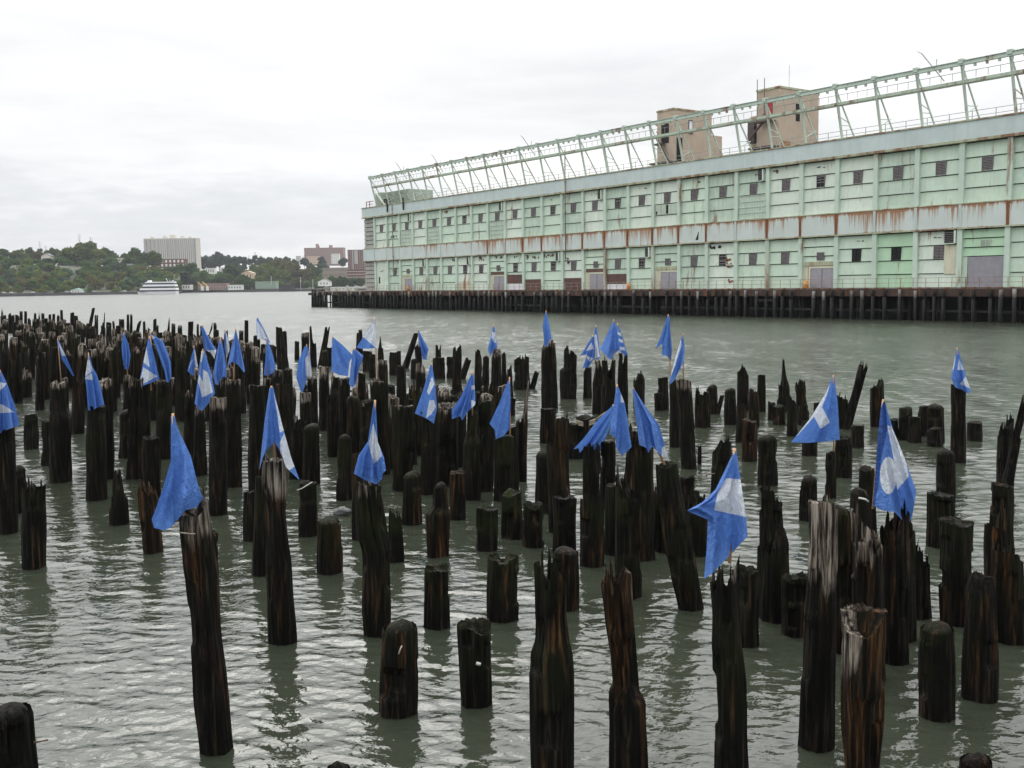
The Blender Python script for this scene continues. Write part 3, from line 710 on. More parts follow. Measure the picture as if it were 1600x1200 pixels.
# rooftop blocks
def roof_tower(label, xc, y0, wx, dy, zt, low=None, seed=0):
    e = empty('rooftop_tower', PO, PRZ); tag(e, label, 'tower', 'pink concrete towers on the shed roof')
    m = MB(); m.box(xc-wx, xc, y0, y0+dy, Z4-.1, zt); m.build('wall', M_PINK, e)
    m = MB(); m.box(xc-wx-.12, xc+.12, y0-.12, y0+dy+.12, zt+.002, zt+.28); m.build('coping', M_TRIM, e)
    return e


T1 = roof_tower('narrower pink concrete tower on the shed roof, with a bright window in its side', 76.31, 12, 3.75, 8.5, 31.55)
m = MB(); m.box(75.5, 76.25, 20.52, 23, Z4-.1, 28.2); m.build('annex', M_PINK, T1)
m = MB(); m.box(76.32, 76.37, 15.2, 16.2, 28.0, 30.2); f = m.build('window', M_STAIR, T1)
m = MB(); m.box(76.371, 76.40, 15.35, 16.05, 28.6, 30.0); m.build('pane', simple('pale_pane', (.75, .8, .85), .2, .05), f)
m = MB(); m.box(73.6, 75.2, 11.9, 11.99, 26.6, 29.6); m.build('doorway', M_BLACK, T1)
m = MB(); m.box(76.32, 76.40, 12.6, 13.8, 23.6, 27.3); m.build('side_opening', M_BLACK, T1)
m = MB(); m.bar((73.2, 11.2, 27.5), (75.9, 11.2, 23.6), .25); m.bar((73.2, 11.2, 28.5), (75.9, 11.2, 24.6), .07); m.box(72.9, 74.6, 10.6, 11.85, 26.3, 26.5); m.box(72.6, 77.2, 10.2, 11.85, 23.2, 23.5); m.box(72.8, 76.0, 11.6, 11.88, 21.2, 23.2)
m.build('iron_stair', M_STAIR, T1)
T2 = roof_tower('broader pink concrete tower on the shed roof, with a red door high up', 97.09, 12, 4.03, 8.7, 31.57)
m = MB(); m.box(91.3, 93.05, 12.6, 18, Z4-.1, 28.4); m.build('annex', M_PINK, T2)
m = MB(); m.box(94.6, 95.9, 11.9, 11.99, 27.2, 30.3); m.build('red_door', simple('red_paint', (.32, .02, .03), .6, .2), T2)
m = MB(); m.bar((92.0, 11.2, 24.6), (95.0, 11.2, 27.2), .25); m.bar((92.0, 11.2, 25.6), (95.0, 11.2, 28.2), .07); m.box(93.8, 96.6, 10.6, 11.85, 27.0, 27.2); m.box(92.9, 97.3, 10.4, 11.85, 23.3, 23.6); m.box(91.6, 92.8, 11.7, 12.5, 24.5, 28.0)
for q in (93.6, 94.9): m.bar((q, 11.4, 27), (q, 11.4, 33.2), .07)
m.build('iron_stair', M_STAIR, T2)
m = MB(); m.box(97.10, 97.17, 15.6, 16.4, 27.3, 29.7); m.build('window', M_BLACK, T2)
m = MB(); m.box(97.10, 97.17, 12.5, 14.5, 21.2, 24.3); m.build('side_door', simple('tan_door', (.30, .15, .06), .7, .3), T2)
m = MB(); m.bar((95.5, 16, 31.8), (95.5, 16, 35.4), .045); m.build('antenna', M_RAIL, T2)
pent = empty('roof_shed', PO, PRZ); tag(pent, 'small grey green sheet metal shed at the outer end of the roof', 'shed')
m = MB(); m.box(-1.2, 10.3, 2.2, 8, Z4-.02, 24.3)
for k in range(28): m.box(-1.1+k*.41, -1.0+k*.41, 2.13, 2.2, Z4, 24.25)
m.build('wall', painted('shed_sheet', (.36, .42, .35), .2, grime=.5), pent)
m = MB(); m.box(-3.9, -1.21, 2.2, 8, Z4-.02, 24.5); m.build('end_wall', painted('shed_sheet_dull', (.30, .33, .26), .2, grime=.5), pent)
m = MB(); m.box(-.6, 2.4, 1.98, 2.12, Z4, 22.9); m.build('opening', M_BLACK, pent)
m = MB(); m.bar((-1.0, .6, 24.6), (3.1, .6, Z4+.3), .45, .12); m.build('sloping_chute', M_STEELG, pent)
tm = MB(); tm.bar((-4.7, .4, Z4), (-4.7, .4, 22.7), .12); tm.bar((-3.2, .4, Z4), (-3.2, .4, 22.7), .12); tm.bar((-4.7, .4, 22.6), (-1.5, .4, 22.6), .12); tm.bar((-4.7, .4, 22.0), (-1.5, .4, 22.0), .08); tm.build('corner_railing', M_RUST, pent)
M_ORANGE = simple('orange_plastic', (.75, .30, .04), .5, .1)
for X, lab in ((2.72*BAY, 'orange barrel on the pier by the outermost door'), (15.0*BAY+.6, 'orange barrel on the pier between a brown panel and a vent hood'), (21.25*BAY, 'orange barrel on the pier by the door nearest the roller shutter')):
    ba = empty('traffic_barrel', Vector(PO)+Matrix.Rotation(PRZ, 3, 'Z') @ Vector((X, -.85, ZD-.02)), PRZ); tag(ba, lab, 'barrel', 'orange barrels on the pier')
    m = MB(); m.tube([(0, 0, 0), (0, 0, .95)], .33, 12, 0, .25); m.build('barrel_body', M_ORANGE, ba)
    m = MB(); m.tube([(0, 0, .45), (0, 0, .6)], .31, 12, 0, .295); m.build('white_stripe', M_CREAM, ba)
# a gull's-eye bush that has taken root on the roof
# ------------------------------------------------------------------ pilings: nearest ones first
# lower edge of the picture
PL = {}
PL['tower'] = P(303, 797, 338, 1170, 44, 48, 'j', w=.55, o=.5, m=.1, we=.6, flag='sweeping', rows=[(797, 281, 325), (832, 282, 330), (900, 291, 339), (1000, 299, 346), (1100, 305, 358), (1170, 314, 364)], prof=[(-1, 2), (.5, 6), (.8, 0), (1, -14)])
P(326, 832, 326, 917, 30, 32, 'f', m=.1, o=.3)
PL['trapez'] = P(428, 714, 443, 1003, 36, 41, 'f', w=.75, o=.55, m=.15, we=.8, flag='folded', rows=[(714, 411, 447), (775, 411, 447), (800, 415, 446), (850, 417, 450), (870, 417, 453), (950, 418, 460), (1003, 421, 463)])
PL['bell'] = P(577, 752, 588, 990, 38, 42, 'j', w=.5, m=.45, we=.6, flag='bell', rows=[(752, 557, 596), (790, 556, 599), (830, 558, 605), (860, 565, 611), (875, 566, 611), (950, 566, 611), (990, 568, 611)], prof=[(-1, 0), (1, 6)])
F1 = P(624, 970, 623, 1112, 40, 56, 'r', m=.4, o=.35, rows=[(970, 603, 647), (985, 597, 651), (1050, 594, 654), (1112, 594, 651)], look='round-topped with a bent pale spike in its face')
F2 = P(740, 970, 745, 1098, 52, 48, 'f', m=.3, o=.2, w=.1, look='flat-topped with a pale chip in its face')
P(530, 1190, 530, 1262, 34, 44, 'r', m=.2, look='round head barely above the bottom edge')
F4 = P(10, 1102, 20, 1262, 62, 76, 'r', m=.1, rows=[(1102, -24, 42), (1122, -24, 49), (1200, -20, 55), (1262, -18, 58)], look='black, cut by the left and lower picture edge')
P(862, 880, 863, 1216, 46, 64, 'k', m=.45, o=.3, rows=[(880, 834, 884), (960, 837, 884), (1000, 836, 888), (1022, 829, 893), (1050, 829, 895), (1200, 831, 896), (1216, 831, 896)], prof=[(-1, 0), (-.55, 2), (-.4, 40), (-.1, 24), (.1, 6), (.4, 2), (.7, 12), (1, 30)], look='two-pronged black')
P(966, 888, 983, 1226, 44, 58, 's', m=.1, o=1.0, w=.45, we=.8, rows=[(888, 942, 986), (915, 940, 987), (975, 947, 990), (1020, 955, 994), (1068, 958, 998), (1078, 952, 999), (1095, 951, 1009), (1200, 953, 1012), (1226, 953, 1012)], prof=[(-1, 24), (-.7, 14), (-.2, 22), (.2, 16), (.55, 0), (1, 8)], look='split and waisted, tan bare wood in its middle')
PL['zigzag'] = P(1137, 862, 1143, 1218, 36, 51, 'j', w=.55, m=.5, we=.5, flag='zigzag', rows=[(862, 1117, 1155), (900, 1110, 1154), (960, 1113, 1156), (1000, 1112, 1160), (1060, 1114, 1166), (1200, 1117, 1169), (1218, 1117, 1169)])
P(1169, 884, 1169, 1008, 30, 33, 'f', m=.3)
D3 = P(1286, 779, 1275, 1165, 44, 54, 'f', w=1.0, o=.35, m=.15, we=1.1, rows=[(779, 1264, 1309), (850, 1266, 1308), (950, 1258, 1306), (1060, 1253, 1304), (1165, 1248, 1302)], look='thick, silvery bleached top')
P(1350, 947, 1347, 1246, 70, 50, 'f', w=1.0, wside=-1, o=1.0, m=.1, we=.8, rows=[(947, 1315, 1386), (1000, 1318, 1384), (1080, 1317, 1381), (1140, 1317, 1378), (1200, 1321, 1373), (1246, 1322, 1372)], look='rust-brown with a white bleached streak')
P(1464, 973, 1464, 1117, 50, 54, 'r', m=.35, o=.3, look='round-topped black')
P(1533, 896, 1531, 1090, 36, 53, 'f', m=.15, o=.25, w=.2, rows=[(896, 1519, 1549), (925, 1511, 1554), (1000, 1508, 1557), (1090, 1504, 1557)])
P(1573, 858, 1573, 1000, 46, 48, 't', m=.2, o=.3, side=1, prof=[(-1, 0), (.3, 2), (.5, 14), (1, 18)])
P(1495, 811, 1495, 972, 48, 49, 'f', m=.35)
P(1525, 1178, 1525, 1262, 46, 52, 'r', o=.6, m=.0, look='brown head barely above the bottom edge')
P(1354, 796, 1356, 1060, 46, 48, 'j', w=.7, o=.5, m=.1, we=.9)
PL['disc'] = P(1398, 786, 1397, 1033, 44, 42, 'j', m=.1, o=.6, w=.1, flag='disc')
P(1412, 818, 1412, 998, 32, 36, 'j', m=.5)
P(1437, 853, 1437, 962, 26, 34, 't', m=.2, side=1)
P(1312, 790, 1314, 1015, 36, 42, 'r', m=.4, o=.4)
P(1242, 896, 1242, 990, 40, 40, 'f', m=.6)
P(1208, 822, 1210, 968, 34, 44, 't', m=.3, rows=[(822, 1190, 1224), (850, 1190, 1232), (968, 1188, 1234)])
P(1200, 836, 1202, 962, 34, 36, 'j', m=.6, o=.3)
P(1204, 762, 1206, 852, 32, 38, 't', m=.15, side=1)
P(1199, 680, 1199, 757, 28, 29, 'r', m=.2)
P(1171, 655, 1171, 720, 22, 23, 'f', o=.9, m=0, look='red-brown capped')
C14 = P(1128, 688, 1126, 800, 28, 34, 'j', m=.3, o=.1, prof=[(-1, 22), (-.3, 10), (.1, 0), (.5, 6), (.8, 0), (1, 2)])
PL['tassel'] = P(1040, 722, 1078, 950, 33, 40, 'f', m=.5, w=.15, rows=[(722, 1024, 1057), (770, 1028, 1065), (850, 1038, 1082), (950, 1060, 1099)], flag='dagger', look='leaning, moss-browned')
P(1036, 760, 1038, 860, 28, 34, 'f', m=.3)
P(1074, 743, 1074, 802, 22, 24, 'f', m=.1)
P(1090, 770, 1090, 866, 30, 34, 'j', m=.3, o=.3)
P(982, 742, 982, 930, 40, 42, 'j', w=.5, m=.5, we=.4)
PL['twist'] = P(1003, 678, 1004, 872, 34, 38, 'j', m=.4, o=.35, flag='twist')
P(962, 755, 962, 865, 32, 34, 'f', m=.4)
P(990, 664, 990, 800, 26, 28, 'j', m=.1, o=.5)
PL['tat'] = P(950, 688, 950, 792, 22, 27, 'f', m=.1)
C7 = P(914, 649, 913, 715, 28, 28, 'f', w=.25, m=.1, look='wide-headed, wound with rope')
P(896, 659, 896, 716, 20, 24, 'f', m=.1, w=.15)
P(924, 690, 925, 800, 26, 29, 'j', m=.2)
P(925, 770, 925, 882, 36, 39, 'j', w=.35, o=.4, m=.3, we=.4)
P(872, 653, 876, 830, 34, 36, 't', o=.8, w=.4, m=.35, side=-.5, rows=[(653, 853, 889), (720, 855, 889), (830, 857, 893)], look='orange-faced')
P(850, 704, 850, 800, 24, 27, 'r', m=.4)
P(882, 773, 882, 862, 38, 36, 'f', m=.25, w=.15)
P(884, 855, 884, 950, 40, 42, 'r', m=.2, o=.3, w=.15, look='pink-capped')
P(822, 590, 816, 752, 14, 22, 's', w=.9, o=.7, m=.1, we=1.2, side=.6, rows=[(590, 817, 829), (625, 811, 826), (670, 805, 824), (750, 811, 823)], look='thin splintered')
P(799, 666, 799, 764, 22, 25, 'f', m=.3)
P(833, 782, 833, 853, 30, 33, 'f', m=.35, o=.2)
P(800, 765, 801, 840, 30, 34, 'f', m=.75, look='green-capped')
P(761, 791, 761, 858, 32, 33, 'f', m=.8, look='green-capped')
P(785, 870, 785, 966, 48, 50, 'f', m=.7, o=.2, prof=[(-1, 0), (-.35, 0), (-.15, 9), (.2, 9), (.4, 0), (1, 0)], look='broad mossy, notched')
P(683, 883, 683, 978, 38, 42, 'f', m=.75, o=.2)
PL['lean'] = P(787, 678, 788, 782, 30, 31, 'f', m=.5, flag='wedge')
P(758, 625, 757, 766, 28, 29, 'f', w=.4, m=.4, we=.3)
PL['sail'] = P(738, 640, 738, 780, 18, 28, 'f', m=.5, flag='ragged', rows=[(640, 731, 745), (680, 729, 746), (693, 724, 752), (780, 724, 751)])
P(715, 735, 715, 811, 24, 27, 'f', m=.1, o=.5)
P(700, 629, 700, 757, 30, 31, 'f', w=.55, m=.4, we=.4)
P(702, 617, 702, 742, 22, 27, 'f', w=.5, m=.2, we=.3)
PL['twopatch'] = P(671, 640, 671, 770, 26, 29, 'f', m=.5, w=.2, flag='letters')
P(684, 754, 684, 867, 24, 37, 'r', m=.35, o=.3, rows=[(754, 676, 699), (790, 676, 701), (802, 665, 702), (867, 667, 702)], look='shouldered')
P(644, 737, 644, 818, 28, 31, 'r', m=.5, o=.2)
P(618, 796, 618, 877, 22, 26, 'j', m=.5)
P(562, 705, 563, 842, 22, 26, 'f', w=.3, o=.3, m=.2)
P(539, 679, 539, 780, 20, 26, 'r', m=.5)
P(515, 808, 515, 893, 38, 39, 'r', m=.65, o=.3)
B2 = P(481, 752, 481, 836, 27, 29, 'f', m=.2, o=.3)
P(466, 655, 466, 747, 24, 26, 'j', m=.3); P(487, 662, 487, 755, 24, 27, 'r', m=.3)
P(414, 740, 410, 897, 28, 33, 'f', m=.4)
P(394, 765, 394, 843, 26, 28, 'f', m=.2)
P(401, 600, 401, 772, 24, 25, 'f', w=.4, m=.2)
P(228, 752, 239, 862, 24, 30, 'j', o=.8, w=.4, m=.1, we=.5, rows=[(752, 215, 240), (800, 219, 249), (862, 225, 254)], look='knob-headed leaning')
P(236, 681, 237, 776, 25, 28, 'f', m=.1, w=.15)
P(186, 730, 186, 818, 22, 28, 's', m=.3, side=-.1, rows=[(730, 177, 192), (748, 173, 196), (818, 172, 201)], look='pointed black')
P(53, 757, 53, 885, 34, 35, 'k', w=.4, m=.3, we=.35, prof=[(-1, 10), (-.5, 0), (-.1, 8), (.1, 20), (.4, 16), (.6, 0), (1, 2)], look='fork-topped')
P(26, 728, 27, 800, 26, 28, 'r', m=.2)
PL['edge'] = P(5, 668, 12, 832, 34, 32, 'f', w=.3, m=.2, flag='edge')
P(49, 646, 49, 701, 21, 22, 'f', m=.2)
P(92, 595, 95, 752, 22, 30, 'f', w=.65, m=.3, we=.35, rows=[(595, 80, 102), (640, 78, 104), (652, 76, 110), (752, 80, 111)])
P(76, 655, 76, 726, 20, 22, 'f', m=.2)
P(122, 588, 122, 677, 18, 20, 'j', o=.4, m=.2)
PL['wrap'] = P(150, 632, 151, 780, 28, 30, 'f', m=.4, w=.2, flag='wrapped')
P(164, 591, 164, 747, 22, 27, 'f', w=.75, m=.1, we=.35)
P(198, 640, 198, 714, 22, 25, 'r', o=.4, w=.2, m=.2)
PL['hg'] = P(224, 590, 226, 747, 16, 25, 'f', w=.5, m=.3)
P(209, 588, 210, 747, 16, 25, 'f', w=.85, m=.1, we=.4)
PL['rag'] = P(255, 592, 256, 716, 20, 24, 'f', w=.5, m=.5, we=.3)
PL['u'] = P(312, 634, 312, 742, 14, 24, 'f', w=.6)
PL['dbl'] = P(345, 592, 346, 700, 16, 20, 'f', w=.5)
PL['lit'] = P(305, 590, 305, 690, 14, 19, 'f', w=.4)
PL['leaf'] = P(200, 585, 200, 645, 12, 15, 'f', w=.6)
PL['stm'] = P(100, 590, 100, 640, 12, 15, 'f', w=.7)
PL['str'] = P(321, 556, 321, 640, 10, 14, 'f', w=.5)
P(297, 610, 297, 737, 14, 26, 'j', w=.7, m=.2, we=.3)
P(341, 619, 341, 804, 26, 28, 'f', w=.8, m=.2, we=.4)
PL['pair'] = P(364, 592, 365, 760, 24, 26, 'f', w=.5, m=.2, we=.3, flag='slim')
# right side
PL['pennant'] = P(1497, 600, 1498, 722, 21, 22, 'f', m=.1, o=.3, flag='pennant', prof=[(-1, 0), (-.4, 2), (-.3, 7), (1, 8)])
P(1489, 664, 1489, 720, 7, 8, 'f')
P(1523, 658, 1523, 688, 22, 22, 'f', m=.1)
P(1415, 636, 1415, 686, 19, 22, 'f'); P(1429, 650, 1429, 691, 17, 20, 'f'); P(1443, 633, 1443, 681, 16, 19, 'f')
P(1462, 631, 1462, 690, 23, 25, 'r'); P(1461, 667, 1461, 697, 22, 23, 'f'); P(1396, 654, 1396, 685, 18, 18, 'f')
P(1370, 592, 1371, 666, 20, 22, 's', side=.8, prof=[(-1, 16), (-.2, 12), (.3, 11), (.6, 0), (1, 3)], o=.3)
P(1340, 663, 1340, 699, 20, 21, 'f')
P(1318, 680, 1318, 745, 24, 26, 'f', m=.2)
PL['tee'] = P(1298, 704, 1298, 778, 16, 17, 'f', flag='tee')
P(1263, 743, 1263, 812, 25, 27, 'r', m=.1)
P(1265, 655, 1265, 711, 23, 24, 'f')
P(1316, 617, 1317, 669, 17, 19, 'j')
P(1350, 568, 1322, 670, 15, 15, 'k', m=0, prof=[(-1, 3), (-.3, 0), (-.1, 22), (.35, 24), (.6, 3), (1, 6)], look='fork-ended, sharply leaning')
P(1223, 560, 1224, 642, 8, 23, 's', side=.2, rows=[(560, 1220, 1227), (580, 1219, 1227), (600, 1216, 1234), (642, 1213, 1236)], look='bottle-shaped spiked')
P(1237, 617, 1238, 681, 13, 17, 'j', w=.25); P(1250, 593, 1254, 662, 15, 19, 'j', o=.4)
P(1206, 628, 1206, 656, 12, 13, 'f'); P(1217, 633, 1217, 663, 18, 19, 'f'); P(1256, 632, 1256, 664, 16, 17, 'f'); P(1278, 628, 1278, 649, 12, 13, 'f')
P(1354, 729, 1354, 850, 22, 32, 'f', m=.2, w=.1); P(1343, 762, 1344, 872, 26, 36, 'r', m=.2)
P(1470, 769, 1470, 852, 40, 42, 'f', m=.45); P(1478, 702, 1478, 777, 27, 28, 'r', w=.1, m=.1)
P(1566, 754, 1566, 872, 30, 35, 'f', m=.3, o=.3); P(1555, 792, 1556, 905, 30, 36, 't', o=.5, m=.1, side=-1)
P(1572, 653, 1571, 756, 22, 25, 'j', m=.1); P(1603, 612, 1573, 762, 10, 17, 's', m=0, w=.2, look='leaning out past the right picture edge')
P(1590, 930, 1592, 1005, 22, 24, 'f', m=.2)
# middle distance, centre and right
P(815, 554, 815, 608, 22, 25, 'j', prof=[(-1, 8), (-.3, 4), (0, 8), (.1, 0), (.4, 8), (.6, 3), (1, 4)])
P(839, 580, 831, 607, 8, 10, 'f')
PL['thin'] = P(857, 536, 859, 637, 22, 26, 'j', w=.55, o=.4, m=.1, we=.5, flag='column', prof=[(-1, 7), (-.2, 5), (.3, 5), (.45, 0), (1, 0)])
P(857, 637, 857, 691, 24, 26, 'f', m=.1)
P(889, 542, 888, 622, 22, 26, 'j', w=.2, rows=[(542, 881, 901), (573, 881, 901), (578, 875, 901), (622, 875, 901)])
P(918, 573, 918, 622, 12, 14, 'f')
PL['cluster'] = P(934, 560, 936, 646, 14, 22, 'j', w=.7, flag='striped', rows=[(560, 930, 940), (575, 930, 944), (590, 926, 945), (646, 925, 946)])
PL['kite'] = P(951, 562, 951, 655, 20, 24, 'k', flag='kite'); PL['barred'] = P(973, 550, 973, 645, 15, 18, 'k', w=.15, flag='barred')
P(997, 583, 998, 632, 12, 18, 't', side=-1, rows=[(583, 990, 1004), (590, 990, 1007), (632, 989, 1007)])
P(1036, 589, 1036, 640, 15, 18, 'f'); P(1029, 613, 1030, 641, 14, 15, 'f')
PL['swallow'] = P(1054, 592, 1055, 698, 15, 18, 'f', w=.4, flag='swallow')
PL['band'] = P(1068, 591, 1075, 731, 23, 25, 'f', w=.75, m=.3, we=.45, flag='edged', rows=[(591, 1057, 1080), (615, 1058, 1081), (640, 1060, 1083), (731, 1064, 1089)])
P(1098, 608, 1098, 667, 22, 25, 'j'); P(1113, 601, 1113, 646, 15, 16, 'r'); P(1129, 617, 1121, 646, 7, 9, 'f'); P(1093, 694, 1093, 725, 6, 7, 'f')
P(1141, 606, 1141, 663, 18, 20, 'r'); P(1161, 572, 1161, 641, 17, 19, 's', side=-.1, prof=[(-1, 10), (-.3, 6), (-.1, 0), (.3, 2), (.6, 12), (1, 14)])
P(1178, 606, 1178, 666, 14, 17, 'j', o=.5); P(1159, 628, 1159, 691, 15, 19, 'j', o=.5); P(1190, 585, 1190, 643, 12, 13, 'f')
# centre
P(614, 550, 614, 586, 12, 12, 'f'); P(622, 548, 622, 583, 9, 10, 'f')
P(651, 519, 633, 575, 8, 11, 'f', w=.35, look='thin, sharply leaning')
PL['scarf'] = P(653, 535, 654, 577, 11, 12, 'j', w=.6, flag='scarf')
P(646, 560, 646, 592, 8, 9, 'f'); P(657, 567, 658, 642, 15, 17, 'f', w=.8, m=.1)
P(686, 558, 686, 591, 18, 20, 'f'); P(685, 538, 685, 582, 9, 10, 'k')
P(703, 557, 703, 591, 10, 11, 'f'); P(715, 537, 716, 640, 13, 22, 'j', o=.3, rows=[(537, 708, 721), (590, 707, 722), (640, 706, 728)])
P(733, 558, 722, 592, 10, 11, 'j')
P(747, 545, 748, 610, 9, 15, 'j', o=.3, w=.2); P(759, 556, 759, 601, 10, 11, 'r')
PL['hook'] = P(775, 544, 776, 660, 11, 18, 'f', w=.65, rows=[(544, 772, 781), (555, 768, 784), (600, 767, 785), (660, 766, 786)], flag='curled')
P(787, 550, 788, 605, 6, 10, 'j'); P(796, 570, 797, 620, 7, 11, 'j', o=.4)
P(627, 571, 627, 618, 12, 14, 'f', w=.2); P(598, 562, 599, 606, 14, 16, 'f', w=.6)
P(593, 592, 594, 740, 29, 30, 'f', w=.55, m=.4, we=.3); P(627, 571, 628, 700, 13, 22, 'f', w=.4)
P(629, 632, 629, 765, 33, 31, 'f', w=.5, m=.7, we=.2, look='wide moss-rimmed'); P(575, 624, 575, 745, 22, 26, 'f', w=.4, m=.4); P(640, 621, 640, 725, 14, 24, 'f', w=.2)
P(565, 582, 566, 690, 11, 20, 'f', w=.4)
PL['pole'] = P(556, 612, 556, 700, 12, 21, 'j', w=.3, flag='poled')
P(524, 588, 524, 680, 12, 18, 'f', w=.5); PL['square'] = P(538, 590, 539, 690, 17, 20, 'f', w=.5, flag='square'); P(506, 572, 507, 672, 15, 18, 'f', w=.8, we=.6)
PL['curl'] = P(488, 590, 489, 660, 15, 17, 'f', w=.5, flag='draped'); P(477, 612, 478, 690, 17, 20, 'f', w=.8, m=.3)
P(433, 577, 434, 690, 15, 20, 'f', w=.5); P(449, 575, 449, 700, 15, 21, 'f', w=.5, m=.3); PL['plain'] = P(419, 590, 419, 690, 13, 20, 'f', w=.5, flag='plain')
P(436, 511, 438, 577, 8, 16, 'f', w=.3, rows=[(511, 431, 440), (530, 431, 444), (577, 433, 452)]); P(444, 517, 445, 572, 8, 10, 'f', w=.4); P(464, 533, 464, 562, 7, 8, 'f')
P(477, 519, 477, 572, 12, 13, 'f', w=.7); P(488, 509, 490, 573, 9, 11, 's', side=-.7); P(512, 510, 501, 575, 8, 11, 'k'); P(515, 542, 515, 572, 9, 9, 'f'); P(508, 547, 507, 578, 10, 12, 'r')
P(559, 520, 559, 552, 4, 7, 'f'); PL['half'] = P(563, 514, 563, 562, 6, 9, 'f', w=.6); P(595, 524, 595, 562, 5, 9, 's', side=-.2, rows=[(524, 593, 597), (535, 591, 599), (562, 590, 600)])
P(556, 545, 556, 572, 8, 9, 'f'); P(574, 548, 574, 580, 14, 15, 'f'); P(582, 553, 582, 590, 9, 11, 'f'); P(428, 540, 428, 566, 8, 9, 'r'); P(411, 537, 411, 562, 7, 9, 'f'); PL['tip'] = P(403, 530, 403, 575, 7, 9, 'f', w=.4, flag='white')
# far skyline of the field, left
for x, y, w, k, b, lx in [(3, 481, 4, 's', 516, 3), (6, 492, 7, 'f', 522, 6), (15, 489, 4, 'j', 520, 15), (20, 492, 5, 'f', 520, 20), (27, 491, 6, 'j', 521, 27), (33, 486, 4.5, 'f', 519, 33), (40, 486, 4, 'f', 518, 40), (46, 497, 5, 'j', 523, 46), (55, 489, 4, 'f', 521, 55), (61, 486, 4, 's', 521, 61), (67, 489, 5, 'f', 521, 67), (78, 491, 4, 'f', 522, 78), (84, 490, 4, 'f', 522, 84), (91, 491, 4, 'j', 523, 91), (96, 484, 4, 'f', 523, 97), (113, 488, 6, 'f', 524, 113), (119, 493, 6, 'f', 526, 119), (126, 504, 6, 'f', 530, 126), (146, 481, 5, 'f', 526, 138), (149, 492, 2.5, 'f', 527, 149), (152, 492, 2.5, 'f', 527, 152), (162, 488, 4, 's', 528, 161), (170, 503, 8, 'f', 536, 170), (177, 501, 3.5, 'f', 531, 179), (190, 498, 8, 'f', 535, 190), (200, 491, 4, 'f', 532, 200), (205, 491, 4, 'f', 533, 205), (219, 499, 5, 'j', 534, 211), (225, 502, 4, 'f', 535, 226), (233, 511, 4, 'j', 537, 233), (242, 498, 5, 'f', 537, 242), (246, 508, 4, 'f', 538, 246), (251, 519, 6, 'f', 542, 251), (264, 494, 4, 's', 541, 262), (271, 505, 6, 'f', 541, 271), (281, 508, 7, 'r', 543, 281), (288, 523, 6, 'f', 545, 288), (298, 502, 8, 'f', 546, 298), (309, 506, 3.5, 'f', 543, 309), (315, 509, 5, 'f', 545, 315), (331, 503, 3, 's', 544, 321), (336, 504, 5, 'f', 546, 336), (338, 515, 8, 'f', 550, 338), (353, 514, 6, 'j', 550, 353), (377, 516, 7, 'f', 554, 377), (385, 500, 6, 'f', 553, 385), (399, 524, 6, 'f', 556, 399)]:
    P(x, y, lx, b, w, w*1.15+.5, k, m=.1, w=.6 if rng.random() < .4 else 0)
# pale-topped ones in the thick of the field, left
for x, y, w in [(21, 529, 10), (41, 533, 7), (4, 552, 8), (15, 557, 7), (66, 564, 11), (82, 547, 7), (61, 512, 9), (59, 528, 9), (97, 505, 7), (98, 527, 11), (109, 554, 9), (121, 526, 10), (145, 529, 13), (170, 543, 14), (188, 541, 8), (180, 533, 7), (204, 520, 9), (260, 525, 10), (292, 534, 12), (308, 527, 10), (223, 540, 9), (251, 574, 11), (283, 560, 11), (398, 541, 9), (345, 566, 13), (8, 497, 8), (30, 502, 8), (48, 508, 8), (72, 523, 8), (32, 517, 8), (128, 507, 7), (317, 552, 11), (236, 552, 10), (199, 560, 12), (132, 560, 12), (42, 575, 13), (378, 545, 10), (329, 585, 13), (272, 590, 14)]:
    yb = 454+w*1.05/.082
    P(x, y, x+.5, max(yb, y+30), w, w*1.12+.5, 'j' if rng.random() < .25 else 'f', w=.65+.35*rng.random(), m=.2, we=.6, o=.3*rng.random())
# the rest of the crowd, kept out from in front of the flags
FB = [(-9, 31, 578, 680, 832), (236, 322, 648, 829, 1170), (88, 117, 528, 590, 640), (132, 164, 552, 642, 780), (189, 204, 519, 577, 640), (215, 250, 525, 606, 745), (233, 269, 516, 598, 715), (292, 310, 540, 587, 690), (303, 337, 545, 641, 740), (313, 339, 507, 561, 640), (332, 355, 526, 602, 700), (350, 360, 515, 560, 640), (354, 384, 513, 582, 760), (400, 424, 495, 537, 575), (411, 432, 527, 588, 690), (404, 470, 603, 751, 1003), (462, 488, 538, 616, 660), (517, 553, 525, 588, 690), (544, 569, 540, 606, 700), (556, 590, 497, 546, 606), (652, 671, 514, 563, 580), (647, 684, 567, 662, 770), (705, 744, 579, 658, 780), (764, 799, 589, 686, 782), (552, 604, 625, 757, 990)]
taken = [(q['o'].location.x, q['d']) for q in PILES]
want = 620-len(PILES); tries = 0
